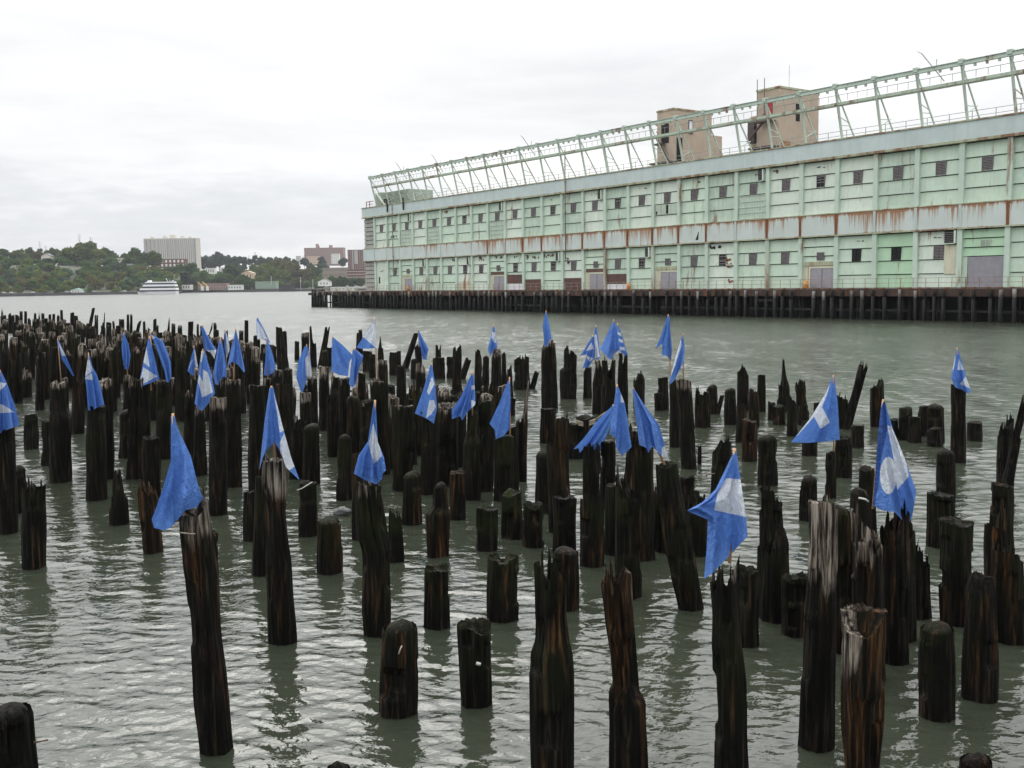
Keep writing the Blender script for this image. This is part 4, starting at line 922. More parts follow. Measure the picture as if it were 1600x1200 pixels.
while want > 0 and tries < 20000:
    tries += 1
    big = rng.random() < .2
    if big: x = rng.uniform(420, 800); yb = rng.uniform(600, 735)
    else: x = rng.uniform(-25, 425); yb = 513+max(0, x)*.082+rng.random()**1.25*125
    if x > 385 and x < 425 and yb > 640: continue
    if 40 < x < 62 and yb > 600: continue
    Bp = on_z(x, yb)
    if any((Bp[0]-a)**2+(Bp[1]-c)**2 < (.42 if not big else .6)**2 for a, c in taken): continue
    h = rng.choice([2.5, 2.4, 2.3, 2.2, 2.0, 1.8]) if not big else rng.choice([2.2, 2.1, 1.9, 1.7, 2.3])
    px = (yb-452+.0127*(x-250))/EYE
    ww = px*rng.uniform(.30, .38)
    yt = yb-h*px
    if any(a-ww/2-1 < x < c+ww/2+1 and yt < f2-2 and yb > b0-12 for a, c, f1, f2, b0 in FB): continue
    if yt < 494+max(0, x-60)*.105: yt = 496+max(0, x-60)*.105+rng.random()*8
    if big and yt < 596: yt = 596+rng.random()*25
    k = rng.choice('fffjjrst')
    P(x+rng.uniform(-.06, .06)*h*px*.6, yt, x, yb, ww*.95, ww*1.05, k, w=rng.choice([0, .5, .7, .8, .9]) if x < 430 else rng.choice([0, 0, .4, .6]), m=rng.choice([.1, .3, .5]), o=rng.choice([0, .2, .5]), we=rng.choice([.45, .6, .8]))
    taken.append((Bp[0], Bp[1])); want -= 1
# ironwork left in the timber
nail(F1, [(623, 1022), (626, 1013), (628, 1009)], .008, M_NAILP); nail(F4, [(53, 1160), (75, 1156)], .008)
nail(F2, [(744, 1036), (751, 1038)], .02, M_NAILP, 'pale_chip')
nail(C14, [(1117, 740), (1106, 741), (1103, 744), (1104, 746)], .014, M_NAIL, 'iron_hook')
nail(B2, [(464, 766), (472, 763), (488, 753)], .008, M_NAILP, 'wire'); nail(PL['disc'], [(1342, 778), (1352, 780), (1357, 784)], .012, M_NAILP, 'iron_hook')
nail(PL['tower'], [(282, 832), (296, 834), (305, 834)], .008, M_ROPE, 'cord')
for k_ in range(3): nail(C7, [(899, 657+k_*3), (914, 661+k_*2.5), (930, 655+k_*3)], .022, M_ROPE, 'rope')
nail(C7, [(929, 657), (942, 647), (957, 638)], .018, M_ROPE, 'rope')
# ------------------------------------------------------------------ flags on sticks


def cloth_mat(name, col, back=0.25):
    m, t, b = new_mat(name)
    v = obj_coord(t)
    n = noise(t, v, 11.0, 4.0, 0.55, 1.6); n2 = noise(t, v, 42.0, 3.0, 0.6)
    c = ramp(t, n, [(0.3, tuple(x*.76 for x in col)), (0.7, tuple(min(1, x*1.2) for x in col))])
    t.links.new(c, b.inputs['Base Color']); b.inputs['Roughness'].default_value = .75; b.inputs['Specular IOR Level'].default_value = .2
    bump(t, b, math_n(t, 'ADD', n, math_n(t, 'MULTIPLY', n2, .35)), 1.0, .07)
    tr = N(t, 'ShaderNodeBsdfTranslucent'); t.links.new(c, tr.inputs['Color'])
    mx = N(t, 'ShaderNodeMixShader', inp={0: back}); t.links.new(b.outputs[0], mx.inputs[1]); t.links.new(tr.outputs[0], mx.inputs[2])
    t.links.new(mx.outputs[0], t.nodes['Material Output'].inputs[0])
    return m


M_BLUE = cloth_mat('blue_cotton', (0.105, 0.235, 0.62), .28); M_WHITE = cloth_mat('white_cotton', (0.68, 0.73, 0.80), .3)
M_FOLDSHADE = cloth_mat('fold_shaded_cotton', (0.022, 0.07, 0.27), .1)  # blue darkened for the doubled, folded hoist: its shade put into the colour
M_STICK = simple('flag_stick_wood', (0.52, 0.30, 0.15), .7, .2, 8)


def chain(pts, n, dense=True):
    p = np.array(pts, float); s = np.r_[0, np.cumsum(np.hypot(*np.diff(p, axis=0).T))]; s /= max(s[-1], 1e-6)
    q = np.linspace(0, 1, n); return np.stack([np.interp(q, s, p[:, 0]), np.interp(q, s, p[:, 1])], -1)


def inside(P_, poly):
    x, y = P_[:, 0], P_[:, 1]; res = np.zeros(len(x), bool); j = len(poly)-1
    for i in range(len(poly)):
        xi, yi = poly[i]; xj, yj = poly[j]
        cnd = ((yi > y) != (yj > y)) & (x < (xj-xi)*(y-yi)/(yj-yi+1e-9)+xi); res ^= cnd; j = i
    return res


FLAGS = []


def flag(key, pile, stick, left, right, bottom, patches, label, short, fold=2.0, seed=0, curl=0.0, group='blue and white flags on the pilings'):
    """outlines in photo pixels, rebuilt at the distance of the piling that carries the stick"""
    po = PL[pile] if isinstance(pile, str) else pile
    d0 = po.location.y
    root = empty('flag', Vector(at(stick[0][0], stick[0][1], d0)))
    tag(root, label, 'flag', group); O = np.array(root.location)
    mb = MB(); mb.tube([Vector(at(x, y, d0-.02))-Vector(O) for x, y in stick], .017, 6, 0, .013); mb.build('stick', M_STICK, root)
    big = max(p[1] for p in bottom)-left[0][1]
    nu, nv = (110, 130) if big > 90 else (54, 64)
    Lc, Rc = chain(left, nv), chain(right, nv); Bc = chain(bottom, nu)
    s = np.linspace(0, 1, nu)[None, :, None]; tt = np.linspace(0, 1, nv)[:, None, None]
    lin = (1-s)*Lc[:, None]+s*Rc[:, None]
    b0, b1 = Lc[-1], Rc[-1]
    corr = Bc[None]-((1-s)*b0+s*b1)
    Q = lin+corr*tt**3
    r = random.Random(seed+len(FLAGS)*7); p1, p2, p3 = (r.uniform(0, 6.28) for _ in range(3))
    S_, T_ = s[..., 0], tt[..., 0]
    m = d0/FPX
    wid = np.hypot(*(Rc-Lc).T)[:, None]*m
    off = .03+.20*T_+np.minimum(.40*wid, .24)*np.sin(2*math.pi*fold*S_+p1+.8*T_)*(.35+.75*T_)+np.minimum(.10*wid, .06)*np.sin(2*math.pi*fold*2.3*S_+p2+2*T_)*T_+.02*np.sin(9*T_+p3+4*S_)
    off = off+curl*np.clip((T_-.8)/.2, 0, 1)**2*.3
    V = np.zeros((nv, nu, 3))
    for i in range(nv):
        for j in range(nu):
            V[i, j] = at(Q[i, j, 0], Q[i, j, 1], d0-float(off[i, j]))-O
    C_ = ((Q[:-1, :-1]+Q[1:, 1:]+Q[1:, :-1]+Q[:-1, 1:])/4).reshape(-1, 2); mi = np.zeros(len(C_), int)
    for pc in patches:
        if pc[0] == 'foldshade': mi[inside(C_, pc[1])] = 2
        elif len(pc) == 4 and not isinstance(pc[0], tuple):
            cx_, cy_, rx, ry = pc; mi[((C_[:, 0]-cx_)/rx)**2+((C_[:, 1]-cy_)/ry)**2 < 1] = 1
        else: mi[inside(C_, pc)] = 1
    grid_mesh('cloth', V.reshape(-1, 3), nu, nv, [M_BLUE, M_WHITE, M_FOLDSHADE], root, mi)
    FLAGS.append(dict(key=key, o=root, x=(left[0][0]+bottom[len(bottom)//2][0])/2, y=(left[0][1]+bottom[0][1])/2, short=short))
    return root


FL = flag


def P_near(x, y):
    """the piling whose top lies nearest a spot in the photo"""
    return min(PILES, key=lambda q: (q["xt"]-x)**2+(max(0, q["yt"]-y)*1.0+max(0, y-q["yt"])*.6)**2+(40 if q["H"] < 1.2 else 0))["o"]

FL('edge', 'edge', [(4, 690), (0, 578)], [(0, 580), (-6, 630), (-9, 680)], [(2, 580), (10, 597), (22, 630), (31, 664)], [(-9, 680), (0, 677), (15, 670), (31, 664)], [[(-3, 597), (11, 599), (4, 607), (-3, 613)], [(-6, 630), (4, 632), (23, 644), (-6, 646)]], 'blue flag with white bands hanging at the left edge of the photo', 'flag at the left picture edge')
FL('sweeping', 'tower', [(278, 815), (270, 646)], [(267, 650), (267, 720), (254, 765), (237, 812)], [(273, 650), (277, 668), (298, 712), (310, 760), (322, 789)], [(237, 812), (241, 825), (258, 829), (271, 820), (290, 797), (322, 789)], [], 'largest plain blue flag, swept out left from a leaning black piling', 'largest plain blue flag', 1.2, curl=-.5)
FL('streamer', PL['stm'], [(96, 600), (90, 528)], [(89, 532), (97, 562), (114, 588)], [(92, 532), (102, 555), (116, 587)], [(114, 588), (116, 587)], [[(91, 534), (103, 556), (97, 556)]], 'narrow blue and white flag streaming down to the right like a ribbon', 'ribbon-like flag')
FL('wrapped', 'wrap', [(143, 650), (138, 551)], [(138, 554), (133, 590), (135, 604), (138, 641)], [(140, 555), (144, 572), (151, 585), (156, 600), (163, 632)], [(138, 641), (144, 642), (150, 638), (163, 632)], [[(137, 562), (140, 562), (145, 580), (133, 588)], [(144, 583), (145, 594), (133, 592), (135, 588)]], 'blue flag with two small white panels near its top, on a tall flat piling', 'flag with two white panels near its top')
FL('leaf', PL['leaf'], [(200, 592), (193, 519)], [(192, 521), (190, 540), (191, 558), (195, 577)], [(194, 521), (201, 538), (204, 555), (201, 577)], [(195, 577), (201, 577)], [], 'small slim plain blue flag left of the flag with the white hourglass', 'small slim blue flag')
FL('hourglass', PL['hg'], [(236, 610), (233, 525)], [(232, 528), (225, 560), (216, 606)], [(234, 529), (242, 560), (249, 592)], [(216, 606), (230, 600), (240, 597), (249, 592)], [[(229, 543), (234, 574), (224, 566)], [(224, 574), (246, 588), (217, 603)]], 'blue flag with two white triangles forming an hourglass', 'flag with the white hourglass', 1.3)
FL('rag', PL['rag'], [(242, 600), (234, 516)], [(234, 519), (241, 535), (250, 560), (257, 580), (260, 597)], [(237, 522), (254, 532), (263, 553), (267, 568), (268, 590)], [(260, 597), (264, 597), (268, 590)], [[(234, 522), (243, 527), (235, 534)]], 'long blue rag of a flag drooping right beside the hourglass flag', 'drooping blue rag', 2)
FL('little', PL['lit'], [(305, 600), (303, 540)], [(303, 543), (297, 565), (293, 579)], [(304, 543), (307, 560), (309, 573)], [(293, 579), (297, 584), (304, 587), (304, 574), (309, 573)], [[(303, 546), (305, 546), (309, 573), (305, 573)], [(298, 566), (302, 560), (295, 578)]], 'little blue flag with a white right edge, low on a thin pale stick', 'little flag with a white right edge')
FL('framed', PL['u'], [(316, 642), (317, 545)], [(315, 547), (311, 580), (304, 630)], [(320, 549), (329, 580), (336, 614)], [(304, 630), (312, 641), (318, 640), (330, 625), (336, 614)], [[(317, 577), (325, 582), (333, 613), (316, 621), (309, 595), (311, 585), (317, 597)], [(314, 548), (319, 549), (315, 566), (312, 565)]], 'blue flag with a large white U shape in its lower half', 'flag with the white U shape', 1.4)
FL('streaming', PL['str'], [(322, 565), (315, 507)], [(314, 511), (317, 530), (320, 547)], [(317, 510), (324, 524), (338, 547)], [(320, 547), (329, 551), (335, 561), (338, 547)], [[(323, 547), (338, 547), (336, 562), (328, 551)]], 'blue flag slanting right with a white tail', 'flag with a white tail')
FL('double', PL['dbl'], [(345, 615), (344, 526)], [(343, 530), (337, 560), (333, 585), (336, 600)], [(346, 530), (350, 550), (354, 575), (354, 590)], [(336, 600), (341, 602), (344, 594), (350, 588), (354, 590)], [], 'plain blue flag folded into two strips between the U-shape flag and its neighbour', 'two-strip blue flag', 1.5)
FL('sliver', P_near(353, 560), [(354, 575), (352, 515)], [(351, 518), (351, 545), (354, 560)], [(353, 518), (358, 535), (359, 546)], [(354, 560), (359, 546)], [[(353, 518), (360, 545), (354, 560)]], 'sliver of a white flag half hidden behind a plain blue one', 'sliver of white flag')
FL('slim', 'pair', [(365, 600), (368, 513)], [(368, 515), (361, 545), (355, 573)], [(369, 516), (376, 545), (383, 580)], [(355, 573), (362, 565), (372, 570), (381, 582), (383, 580)], [], 'plain blue flag with a notched hem on a pale square-cut piling', 'flag with a notched hem', 1.5)
FL('white', 'tip', [(403, 545), (402, 495)], [(401, 497), (401, 520), (402, 529)], [(403, 497), (413, 515), (423, 537)], [(402, 529), (410, 530), (418, 533), (423, 537)], [[(402, 501), (411, 515), (417, 530), (402, 531)]], 'mostly white flag with a thin blue rim, high against the river', 'mostly white flag', 1)
FL('plain', 'plain', [(419, 600), (417, 527)], [(416, 530), (415, 560), (412, 586)], [(418, 530), (425, 550), (431, 574)], [(412, 586), (418, 588), (427, 582), (431, 574)], [], 'plain dark blue flag straight below the mostly white one', 'plain dark blue flag', 1)
FL('folded', 'trapez', [(430, 722), (424, 603)], [(421, 606), (413, 660), (405, 735)], [(427, 605), (440, 660), (455, 715), (468, 750)], [(405, 735), (411, 714), (418, 702), (430, 690), (438, 706), (447, 730), (458, 741), (468, 750)], [[(427, 612), (442, 664), (445, 672), (437, 676), (434, 650)], [(444, 677), (463, 727), (449, 737), (438, 708), (437, 692)]], 'large blue flag with a white right half, draped over a pale-topped piling', 'large half-white flag', 1.6)
FL('draped', 'curl', [(489, 595), (479, 538)], [(476, 541), (466, 565), (463, 590), (470, 612)], [(480, 541), (485, 555), (487, 588)], [(470, 612), (472, 615), (478, 598), (480, 588), (487, 588)], [[(483, 552), (488, 588), (478, 588), (477, 560)]], 'blue flag with a white strip down its right side, drooping to a point', 'flag with a white strip down its right', 1.5)
FL('square', 'square', [(520, 595), (519, 525)], [(519, 527), (518, 555), (518, 580)], [(521, 527), (536, 540), (552, 556)], [(518, 580), (530, 586), (544, 588), (546, 565), (552, 556)], [], 'broad plain blue flag spread open like a sail', 'sail-like blue flag', 1)
FL('poled', 'pole', [(559, 622), (553, 540)], [(551, 546), (548, 575), (545, 600)], [(556, 546), (568, 556), (560, 580)], [(545, 600), (551, 606), (556, 600), (560, 580)], [], 'crumpled blue flag hanging behind a long bare wooden pole', 'crumpled flag behind a bare pole', 2)
FL('half', P_near(590, 595), [(590, 592), (585, 497)], [(585, 500), (572, 520), (557, 543)], [(586, 500), (587, 520), (589, 544)], [(557, 543), (565, 545), (575, 545), (589, 544)], [[(585, 501), (590, 546), (568, 527)]], 'flag divided into a pale upper half and a blue lower half', 'half-pale flag', 1)
FL('scarf', 'scarf', [(655, 560), (653, 514)], [(653, 516), (655, 540), (661, 562)], [(654, 516), (663, 533), (670, 545)], [(661, 562), (667, 562), (668, 552), (670, 545)], [], 'small plain blue flag next to a thin leaning timber', 'flag by the leaning timber', 1.5)
FL('letters', 'twopatch', [(672, 665), (674, 567)], [(673, 569), (661, 610), (648, 646)], [(675, 570), (680, 600), (683, 637)], [(648, 646), (660, 651), (668, 655), (678, 662), (683, 637)], [[(675, 588), (679, 600), (670, 617), (667, 612)], [(671, 626), (678, 625), (681, 636), (674, 647), (666, 653), (669, 636)]], 'blue flag with a white bar above a white oval', 'flag with bar and oval', 1)
FL('ragged', 'sail', [(738, 650), (738, 579)], [(737, 583), (720, 620), (706, 640)], [(740, 583), (742, 610), (743, 632)], [(706, 640), (706, 655), (719, 650), (722, 657), (732, 642), (743, 632)], [[(736, 602), (742, 602), (742, 608), (737, 610)], [(735, 624), (743, 628), (741, 636), (737, 637)]], 'blue flag with a ragged hem and small white flecks at its right edge', 'ragged-hem flag', 2)
FL('wedge', 'lean', [(797, 690), (796, 589)], [(795, 592), (780, 630), (765, 662)], [(797, 592), (798, 630), (796, 670)], [(765, 662), (773, 672), (775, 686), (786, 682), (796, 670)], [], 'plain blue wedge-shaped flag hanging left of a thin splintered timber', 'wedge-shaped plain flag', 1.3)
FL('curled', 'hook', [(776, 550), (771, 506)], [(770, 510), (766, 530), (762, 545)], [(772, 509), (775, 525), (777, 543)], [(762, 545), (766, 556), (772, 546), (777, 543)], [[(769, 518), (774, 520), (775, 536), (772, 535), (768, 528)]], 'small flag curled under at its lower left, with one white patch', 'small curled flag', 1.5, curl=-.4)
FL('column', 'thin', [(861, 548), (853, 485)], [(852, 488), (848, 510), (850, 530), (850, 541)], [(854, 488), (859, 510), (862, 530)], [(850, 541), (856, 540), (858, 532), (862, 530)], [], 'slim plain blue flag highest against the open green water', 'slim flag against green water', 1)
FL('rosette', 'cluster', [(931, 575), (926, 523)], [(925, 526), (912, 548), (906, 556)], [(928, 526), (930, 545), (929, 560)], [(906, 556), (918, 553), (910, 576), (920, 573), (929, 560)], [[(924, 535), (928, 545), (914, 549)], [(916, 556), (928, 560), (921, 566)]], 'blue and white flag torn into two points at its left', 'flag torn into two points', 2)
FL('striped', 'cluster', [(936, 572), (931, 508)], [(930, 511), (927, 540), (928, 560)], [(932, 510), (936, 535), (938, 558)], [(928, 560), (933, 562), (938, 558)], [[(929, 524), (932, 522), (937, 557), (929, 561)]], 'narrow flag with a white left half among three on one cluster', 'narrow half-white flag', 1)
FL('kite', 'kite', [(958, 575), (959, 499)], [(958, 502), (945, 530), (937, 545)], [(960, 502), (966, 525), (969, 545)], [(937, 545), (948, 557), (955, 563), (960, 553), (969, 545)], [], 'plain blue kite-shaped flag in the middle of the cluster', 'kite-shaped flag', 1.4)
FL('barred', 'barred', [(973, 562), (965, 505)], [(964, 508), (964, 530), (970, 550)], [(966, 508), (972, 525), (980, 552)], [(970, 550), (978, 557), (980, 552)], [[(965, 518), (970, 521), (971, 526), (965, 522)], [(964, 528), (973, 531), (974, 536), (965, 533)], [(967, 541), (976, 543), (977, 548), (969, 546)]], 'narrow flag with thin white bars, rightmost of the cluster', 'flag with thin white bars', 1)
FL('swallow', 'swallow', [(1048, 605), (1044, 491)], [(1043, 493), (1033, 525), (1024, 545)], [(1046, 494), (1048, 525), (1050, 551)], [(1024, 545), (1035, 537), (1034, 555), (1042, 556), (1048, 565), (1050, 551)], [], 'plain blue flag with a notched two-tailed hem above the white-edged one', 'two-tailed plain flag', 1.6)
FL('edged', 'band', [(1068, 600), (1067, 521)], [(1066, 523), (1055, 560), (1047, 590)], [(1068, 523), (1070, 545), (1068, 567)], [(1047, 590), (1047, 601), (1053, 595), (1060, 581), (1068, 567)], [[(1064, 530), (1065, 540), (1055, 572), (1047, 590), (1053, 562)]], 'blue flag with a white left edge on a pale square-topped piling', 'white-edged flag', 1.3)
FL('tattered', PL['tat'], [(957, 700), (958, 632)], [(958, 633), (935, 655), (912, 685), (896, 702)], [(959, 640), (955, 660), (948, 680), (938, 703)], [(896, 702), (904, 700), (906, 708), (914, 698), (917, 707), (925, 697), (929, 706), (938, 703)], [], 'tattered blue flag with a saw-tooth hem blown out left', 'tattered saw-tooth flag', 1.6)
FL('twist', 'twist', [(972, 712), (964, 600)], [(963, 604), (958, 640), (952, 678)], [(966, 604), (976, 630), (981, 660), (987, 698)], [(952, 678), (962, 685), (963, 700), (971, 712), (980, 706), (987, 698)], [[(970, 615), (976, 629), (970, 629)]], 'tall blue flag with one tiny white triangle beside the tattered one', 'flag with one tiny white triangle', 1.4, curl=-.3)
FL('dagger', 'tassel', [(1038, 726), (1022, 690), (989, 606)], [(988, 606), (993, 650), (999, 695)], [(990, 606), (1005, 630), (1030, 665), (1045, 718)], [(999, 695), (1010, 700), (1013, 708), (1019, 697), (1032, 711), (1045, 718)], [[(1034, 700), (1041, 695), (1045, 719), (1034, 713)], [(1017, 697), (1022, 697), (1021, 703)]], 'blue flag trailing right to a white tip on a leaning piling', 'flag trailing to a white tip', 2)
FL('tee', 'tee', [(1303, 712), (1302, 586)], [(1301, 589), (1290, 615), (1265, 655), (1236, 691)], [(1304, 590), (1309, 630), (1312, 687)], [(1236, 691), (1260, 692), (1290, 690), (1312, 687)], [[(1297, 600), (1292, 617), (1284, 637), (1250, 676), (1243, 684), (1262, 656), (1285, 620)], [(1284, 635), (1297, 660), (1282, 670), (1272, 651)]], 'blue flag with a white letter shape, blown left over the water', 'flag with the white letter shape', 1)
FL('disc', 'disc', [(1364, 795), (1380, 624)], [(1377, 628), (1371, 690), (1364, 790)], [(1383, 628), (1395, 670), (1415, 720), (1432, 768)], [(1364, 790), (1380, 798), (1398, 800), (1410, 813), (1416, 826), (1425, 808), (1432, 768)], [[(1386, 664), (1393, 667), (1415, 716), (1420, 744), (1402, 766), (1396, 715)], ('foldshade', [(1376, 626), (1383, 626), (1387, 668), (1377, 715), (1372, 760), (1366, 795), (1360, 790)]), (1388, 743, 13, 29)], 'large blue flag with a white disc and a white panel', 'flag with the white disc', 1.5)
FL('pennant', 'pennant', [(1500, 612), (1495, 543)], [(1494, 546), (1490, 570), (1486, 590), (1492, 605)], [(1497, 546), (1506, 575), (1510, 590), (1517, 610)], [(1492, 605), (1505, 610), (1512, 615), (1517, 610)], [[(1494, 552), (1490, 578), (1487, 577)], [(1498, 560), (1506, 578), (1496, 578)], [(1509, 588), (1516, 607), (1500, 600)]], 'small blue flag with three white patches, farthest right over the water', 'rightmost small flag', 1.4)
FL('zigzag', 'zigzag', [(1140, 880), (1148, 701)], [(1147, 705), (1118, 765), (1097, 785), (1073, 798), (1106, 812), (1104, 858), (1100, 904)], [(1151, 705), (1157, 750), (1166, 810), (1168, 838)], [(1100, 904), (1112, 897), (1140, 868), (1168, 838)], [[(1134, 747), (1157, 749), (1167, 808), (1116, 797), (1121, 770)]], 'large zigzag-shaped blue flag with a white square panel', 'zigzag flag with a white square', 1.2)
FL('bell', 'bell', [(583, 765), (586, 625)], [(584, 629), (575, 690), (560, 712), (553, 740)], [(587, 628), (590, 690), (600, 715), (603, 735)], [(553, 740), (570, 750), (588, 757), (597, 748), (598, 740), (603, 735)], [[(583, 660), (588, 680), (597, 712), (584, 726), (576, 695)]], 'bell-shaped blue flag with a white upper panel on a rotten piling', 'bell-shaped flag', 2)

# past three hundred pilings the rest of the crowd, the smallest and farthest, is one mass
spare = sorted([q for q in PILES if q['flag'] is None and not q['o'].children], key=lambda q: q['wb'])
used_by_flags = set()
for f in FLAGS:
    near = min(PILES, key=lambda q: (q['o'].location-f['o'].location).length); used_by_flags.add(near['o'].name)
spare = [q for q in spare if q['o'].name not in used_by_flags][:max(0, len(PILES)-300)]
vv, ff, ww_ = [], [], []
for q in spare:
    me = q['o'].data; n = len(me.vertices); co = np.empty(n*3, np.float32); me.vertices.foreach_get('co', co); co = co.reshape(-1, 3)+np.array(q['o'].location, np.float32)
    at_c = np.empty(n*4, np.float32); me.color_attributes['wear'].data.foreach_get('color', at_c)
    o_ = len(vv); vv += co.tolist(); ff += [tuple(i+o_ for i in p.vertices) for p in me.polygons]; ww_.append(at_c)
    bpy.data.objects.remove(q['o']); bpy.data.meshes.remove(me); PILES.remove(q)
if vv:
    me = bpy.data.meshes.new('distant_pilings'); me.from_pydata(vv, [], ff); me.materials.append(WOOD)
    c_ = me.color_attributes.new('wear', 'FLOAT_COLOR', 'POINT'); c_.data.foreach_set('color', np.concatenate(ww_)); me.update()
    o_ = bpy.data.objects.new('distant_pilings', me); COL.objects.link(o_); tag(o_, 'crowd of small far pilings at the outer end of the field', 'pilings', kind='stuff')
# ------------------------------------------------------------------ far shore


def shore_d(px):
    return float(np.interp(px, [-700, -300, 0, 282, 283, 480, 700, 2600], [620, 760, 900, 1085, 1290, 1240, 1200, 1200]))


def plateau(px): return float(np.interp(px, [-700, 0, 190, 230, 320, 400, 560, 2600], [36, 34, 34, 27, 20, 15, 11, 12]))


def ground_z(px, D):
    dd = D-shore_d(px); far = np.clip((D-1550)/500, 0, 1)
    h = plateau(px); u = np.clip((dd-45)/210, 0, 1); u = u*u*(3-2*u)
    return 2.4+(h-2.4)*u+(float(np.interp(px, [0, 300, 600], [44, 40, 38]))-h)*far*1.0*(1 if h < 44 else 0)


pxs = list(range(-700, 278, 14))+[282, 283]+list(range(292, 2600, 24)); ds = [0, .01, 6, 20, 45, 70, 95, 120, 150, 185, 220, 260, 320, 420, 560, 760, 1000, 1600, 3000]
V = []
for q in ds:
    for px in pxs:
        D = shore_d(px)+q; P_ = at(px, 450, D); V.append((P_[0], D, -1.5 if q == 0 else ground_z(px, D) if q > .005 else 2.2))
mg = simple('shore_ground', (.045, .05, .025), .95, .3, .05)
tag(grid_mesh('hillside', V, len(pxs), len(ds), [mg]), kind='structure')


def spot(px, D, z=None):
    P_ = at(px, 450, D); return Vector((P_[0], D, ground_z(px, D) if z is None else z))


def z_at(py, px, D): return float(at(px, py, D)[2])


# foliage ------------------------------------------------------------
def leaf_mat(name, c0, c1):
    m, t, b = new_mat(name); oi = N(t, 'ShaderNodeObjectInfo'); n = noise(t, obj_coord(t), .45, 4.0, .7)
    f = math_n(t, 'ADD', math_n(t, 'MULTIPLY', n, .8), math_n(t, 'MULTIPLY', oi.outputs['Random'], .35))
    lc = ramp(t, f, [(.3, c0), (.8, c1)]); t.links.new(lc, b.inputs['Base Color'])
    tl = N(t, 'ShaderNodeBsdfTranslucent'); t.links.new(lc, tl.inputs['Color']); mx = N(t, 'ShaderNodeMixShader', inp={0: .45}); t.links.new(b.outputs[0], mx.inputs[1]); t.links.new(tl.outputs[0], mx.inputs[2]); t.links.new(mx.outputs[0], t.nodes['Material Output'].inputs[0])
    b.inputs['Roughness'].default_value = .8; b.inputs['Specular IOR Level'].default_value = .15
    return m


ML = [leaf_mat('dark_leaves', (.030, .066, .020), (.085, .145, .04)), leaf_mat('olive_leaves', (.055, .09, .022), (.15, .185, .045)), leaf_mat('autumn_leaves', (.07, .075, .025), (.135, .125, .04)), leaf_mat('blue_green_leaves', (.035, .065, .045), (.07, .11, .07))]
M_TRUNK = simple('bark', (.09, .07, .05), .9, .3)


def crown_pts(r, rx, rz, nb, nl, size):
    """clumps of leaf faces through a crown of uneven outline, base at z=0, top at 2*rz"""
    v, f = [], []
    cl = []
    for k in range(nb):
        while True:
            p = Vector((r.uniform(-1, 1), r.uniform(-1, 1), r.uniform(-1, 1)))
            if .2 < p.length < .95: break
        p = Vector((p.x*rx, p.y*rx, p.z*rz*(1.0)+rz)); cl.append((p, r.uniform(.26, .48)*rx))
    for p, cr in cl:
        for q in range(nl):
            d = Vector((r.gauss(0, 1), r.gauss(0, 1), r.gauss(0, 1))).normalized()*cr*r.uniform(.55, 1.08); d.z *= .85
            c = p+d; a = Vector((r.gauss(0, 1), r.gauss(0, 1), r.gauss(0, 1))).normalized(); bq = a.orthogonal().normalized(); cq = a.cross(bq); s = size*r.uniform(.5, 1.3)
            n = len(v); v += [c+bq*s, c+cq*s*.8, c-bq*s, c-cq*s*.8]; f.append((n, n+1, n+2, n+3))
    return v, f


TREE = []
tr = random.Random(5)
for rx, rz, nb, nl in ((1, .85, 30, 110), (1, 1.1, 32, 110), (1, .7, 28, 110), (.7, 1.5, 30, 110)):
    v, f = crown_pts(tr, rx, rz, nb, nl, .13); me = bpy.data.meshes.new('crown'); me.from_pydata([tuple(p) for p in v], [], f); me.update()
    mes = []
    for mm in ML:
        c = me.copy(); c.materials.append(mm); mes.append(c)
    tk = MB(); tk.tube([(0, 0, -.9), (.02, .01, -.2), (0, 0, rz*.9)], .07, 6, 0, .03)
    for a in range(3): tk.tube([(0, 0, .0), (math.cos(a*2.1)*.4, math.sin(a*2.1)*.4, rz*.9)], .03, 5, 0, .012)
    t_o = tk.build('trunk', M_TRUNK); tm_ = t_o.data; bpy.data.objects.remove(t_o); TREE.append((mes, tm_, rz))
TREES = []


def tree(px, py, wpx, D, kind, tone):
    m = D/FPX; rx = wpx*m/2; mes, tm2, rz = TREE[kind]
    zt = z_at(py, px, D); g = spot(px, D); e = empty('tree', g); c = bpy.data.objects.new('crown', mes[tone]); COL.objects.link(c); c.parent = e
    k = rx/(1 if kind < 3 else .7); zb = max(zt-g.z-2*rz*k*1.05, .4); sz = max(.4, (zt-g.z-zb)/(2*rz*1.05))
    c.location = (0, 0, zb); c.scale = (k, k, sz); c.rotation_euler = (0, 0, tr.uniform(0, 6.28))
    t_ = bpy.data.objects.new('trunk', tm2); COL.objects.link(t_); t_.parent = e; t_.location = (0, 0, zb); t_.scale = (k, k, max(sz, zb/.9))
    tag(e, None, 'tree', 'trees on the far shore'); TREES.append(dict(o=e, x=px, y=py+wpx*.4, tone=tone, kind=kind, w=wpx))
    return e


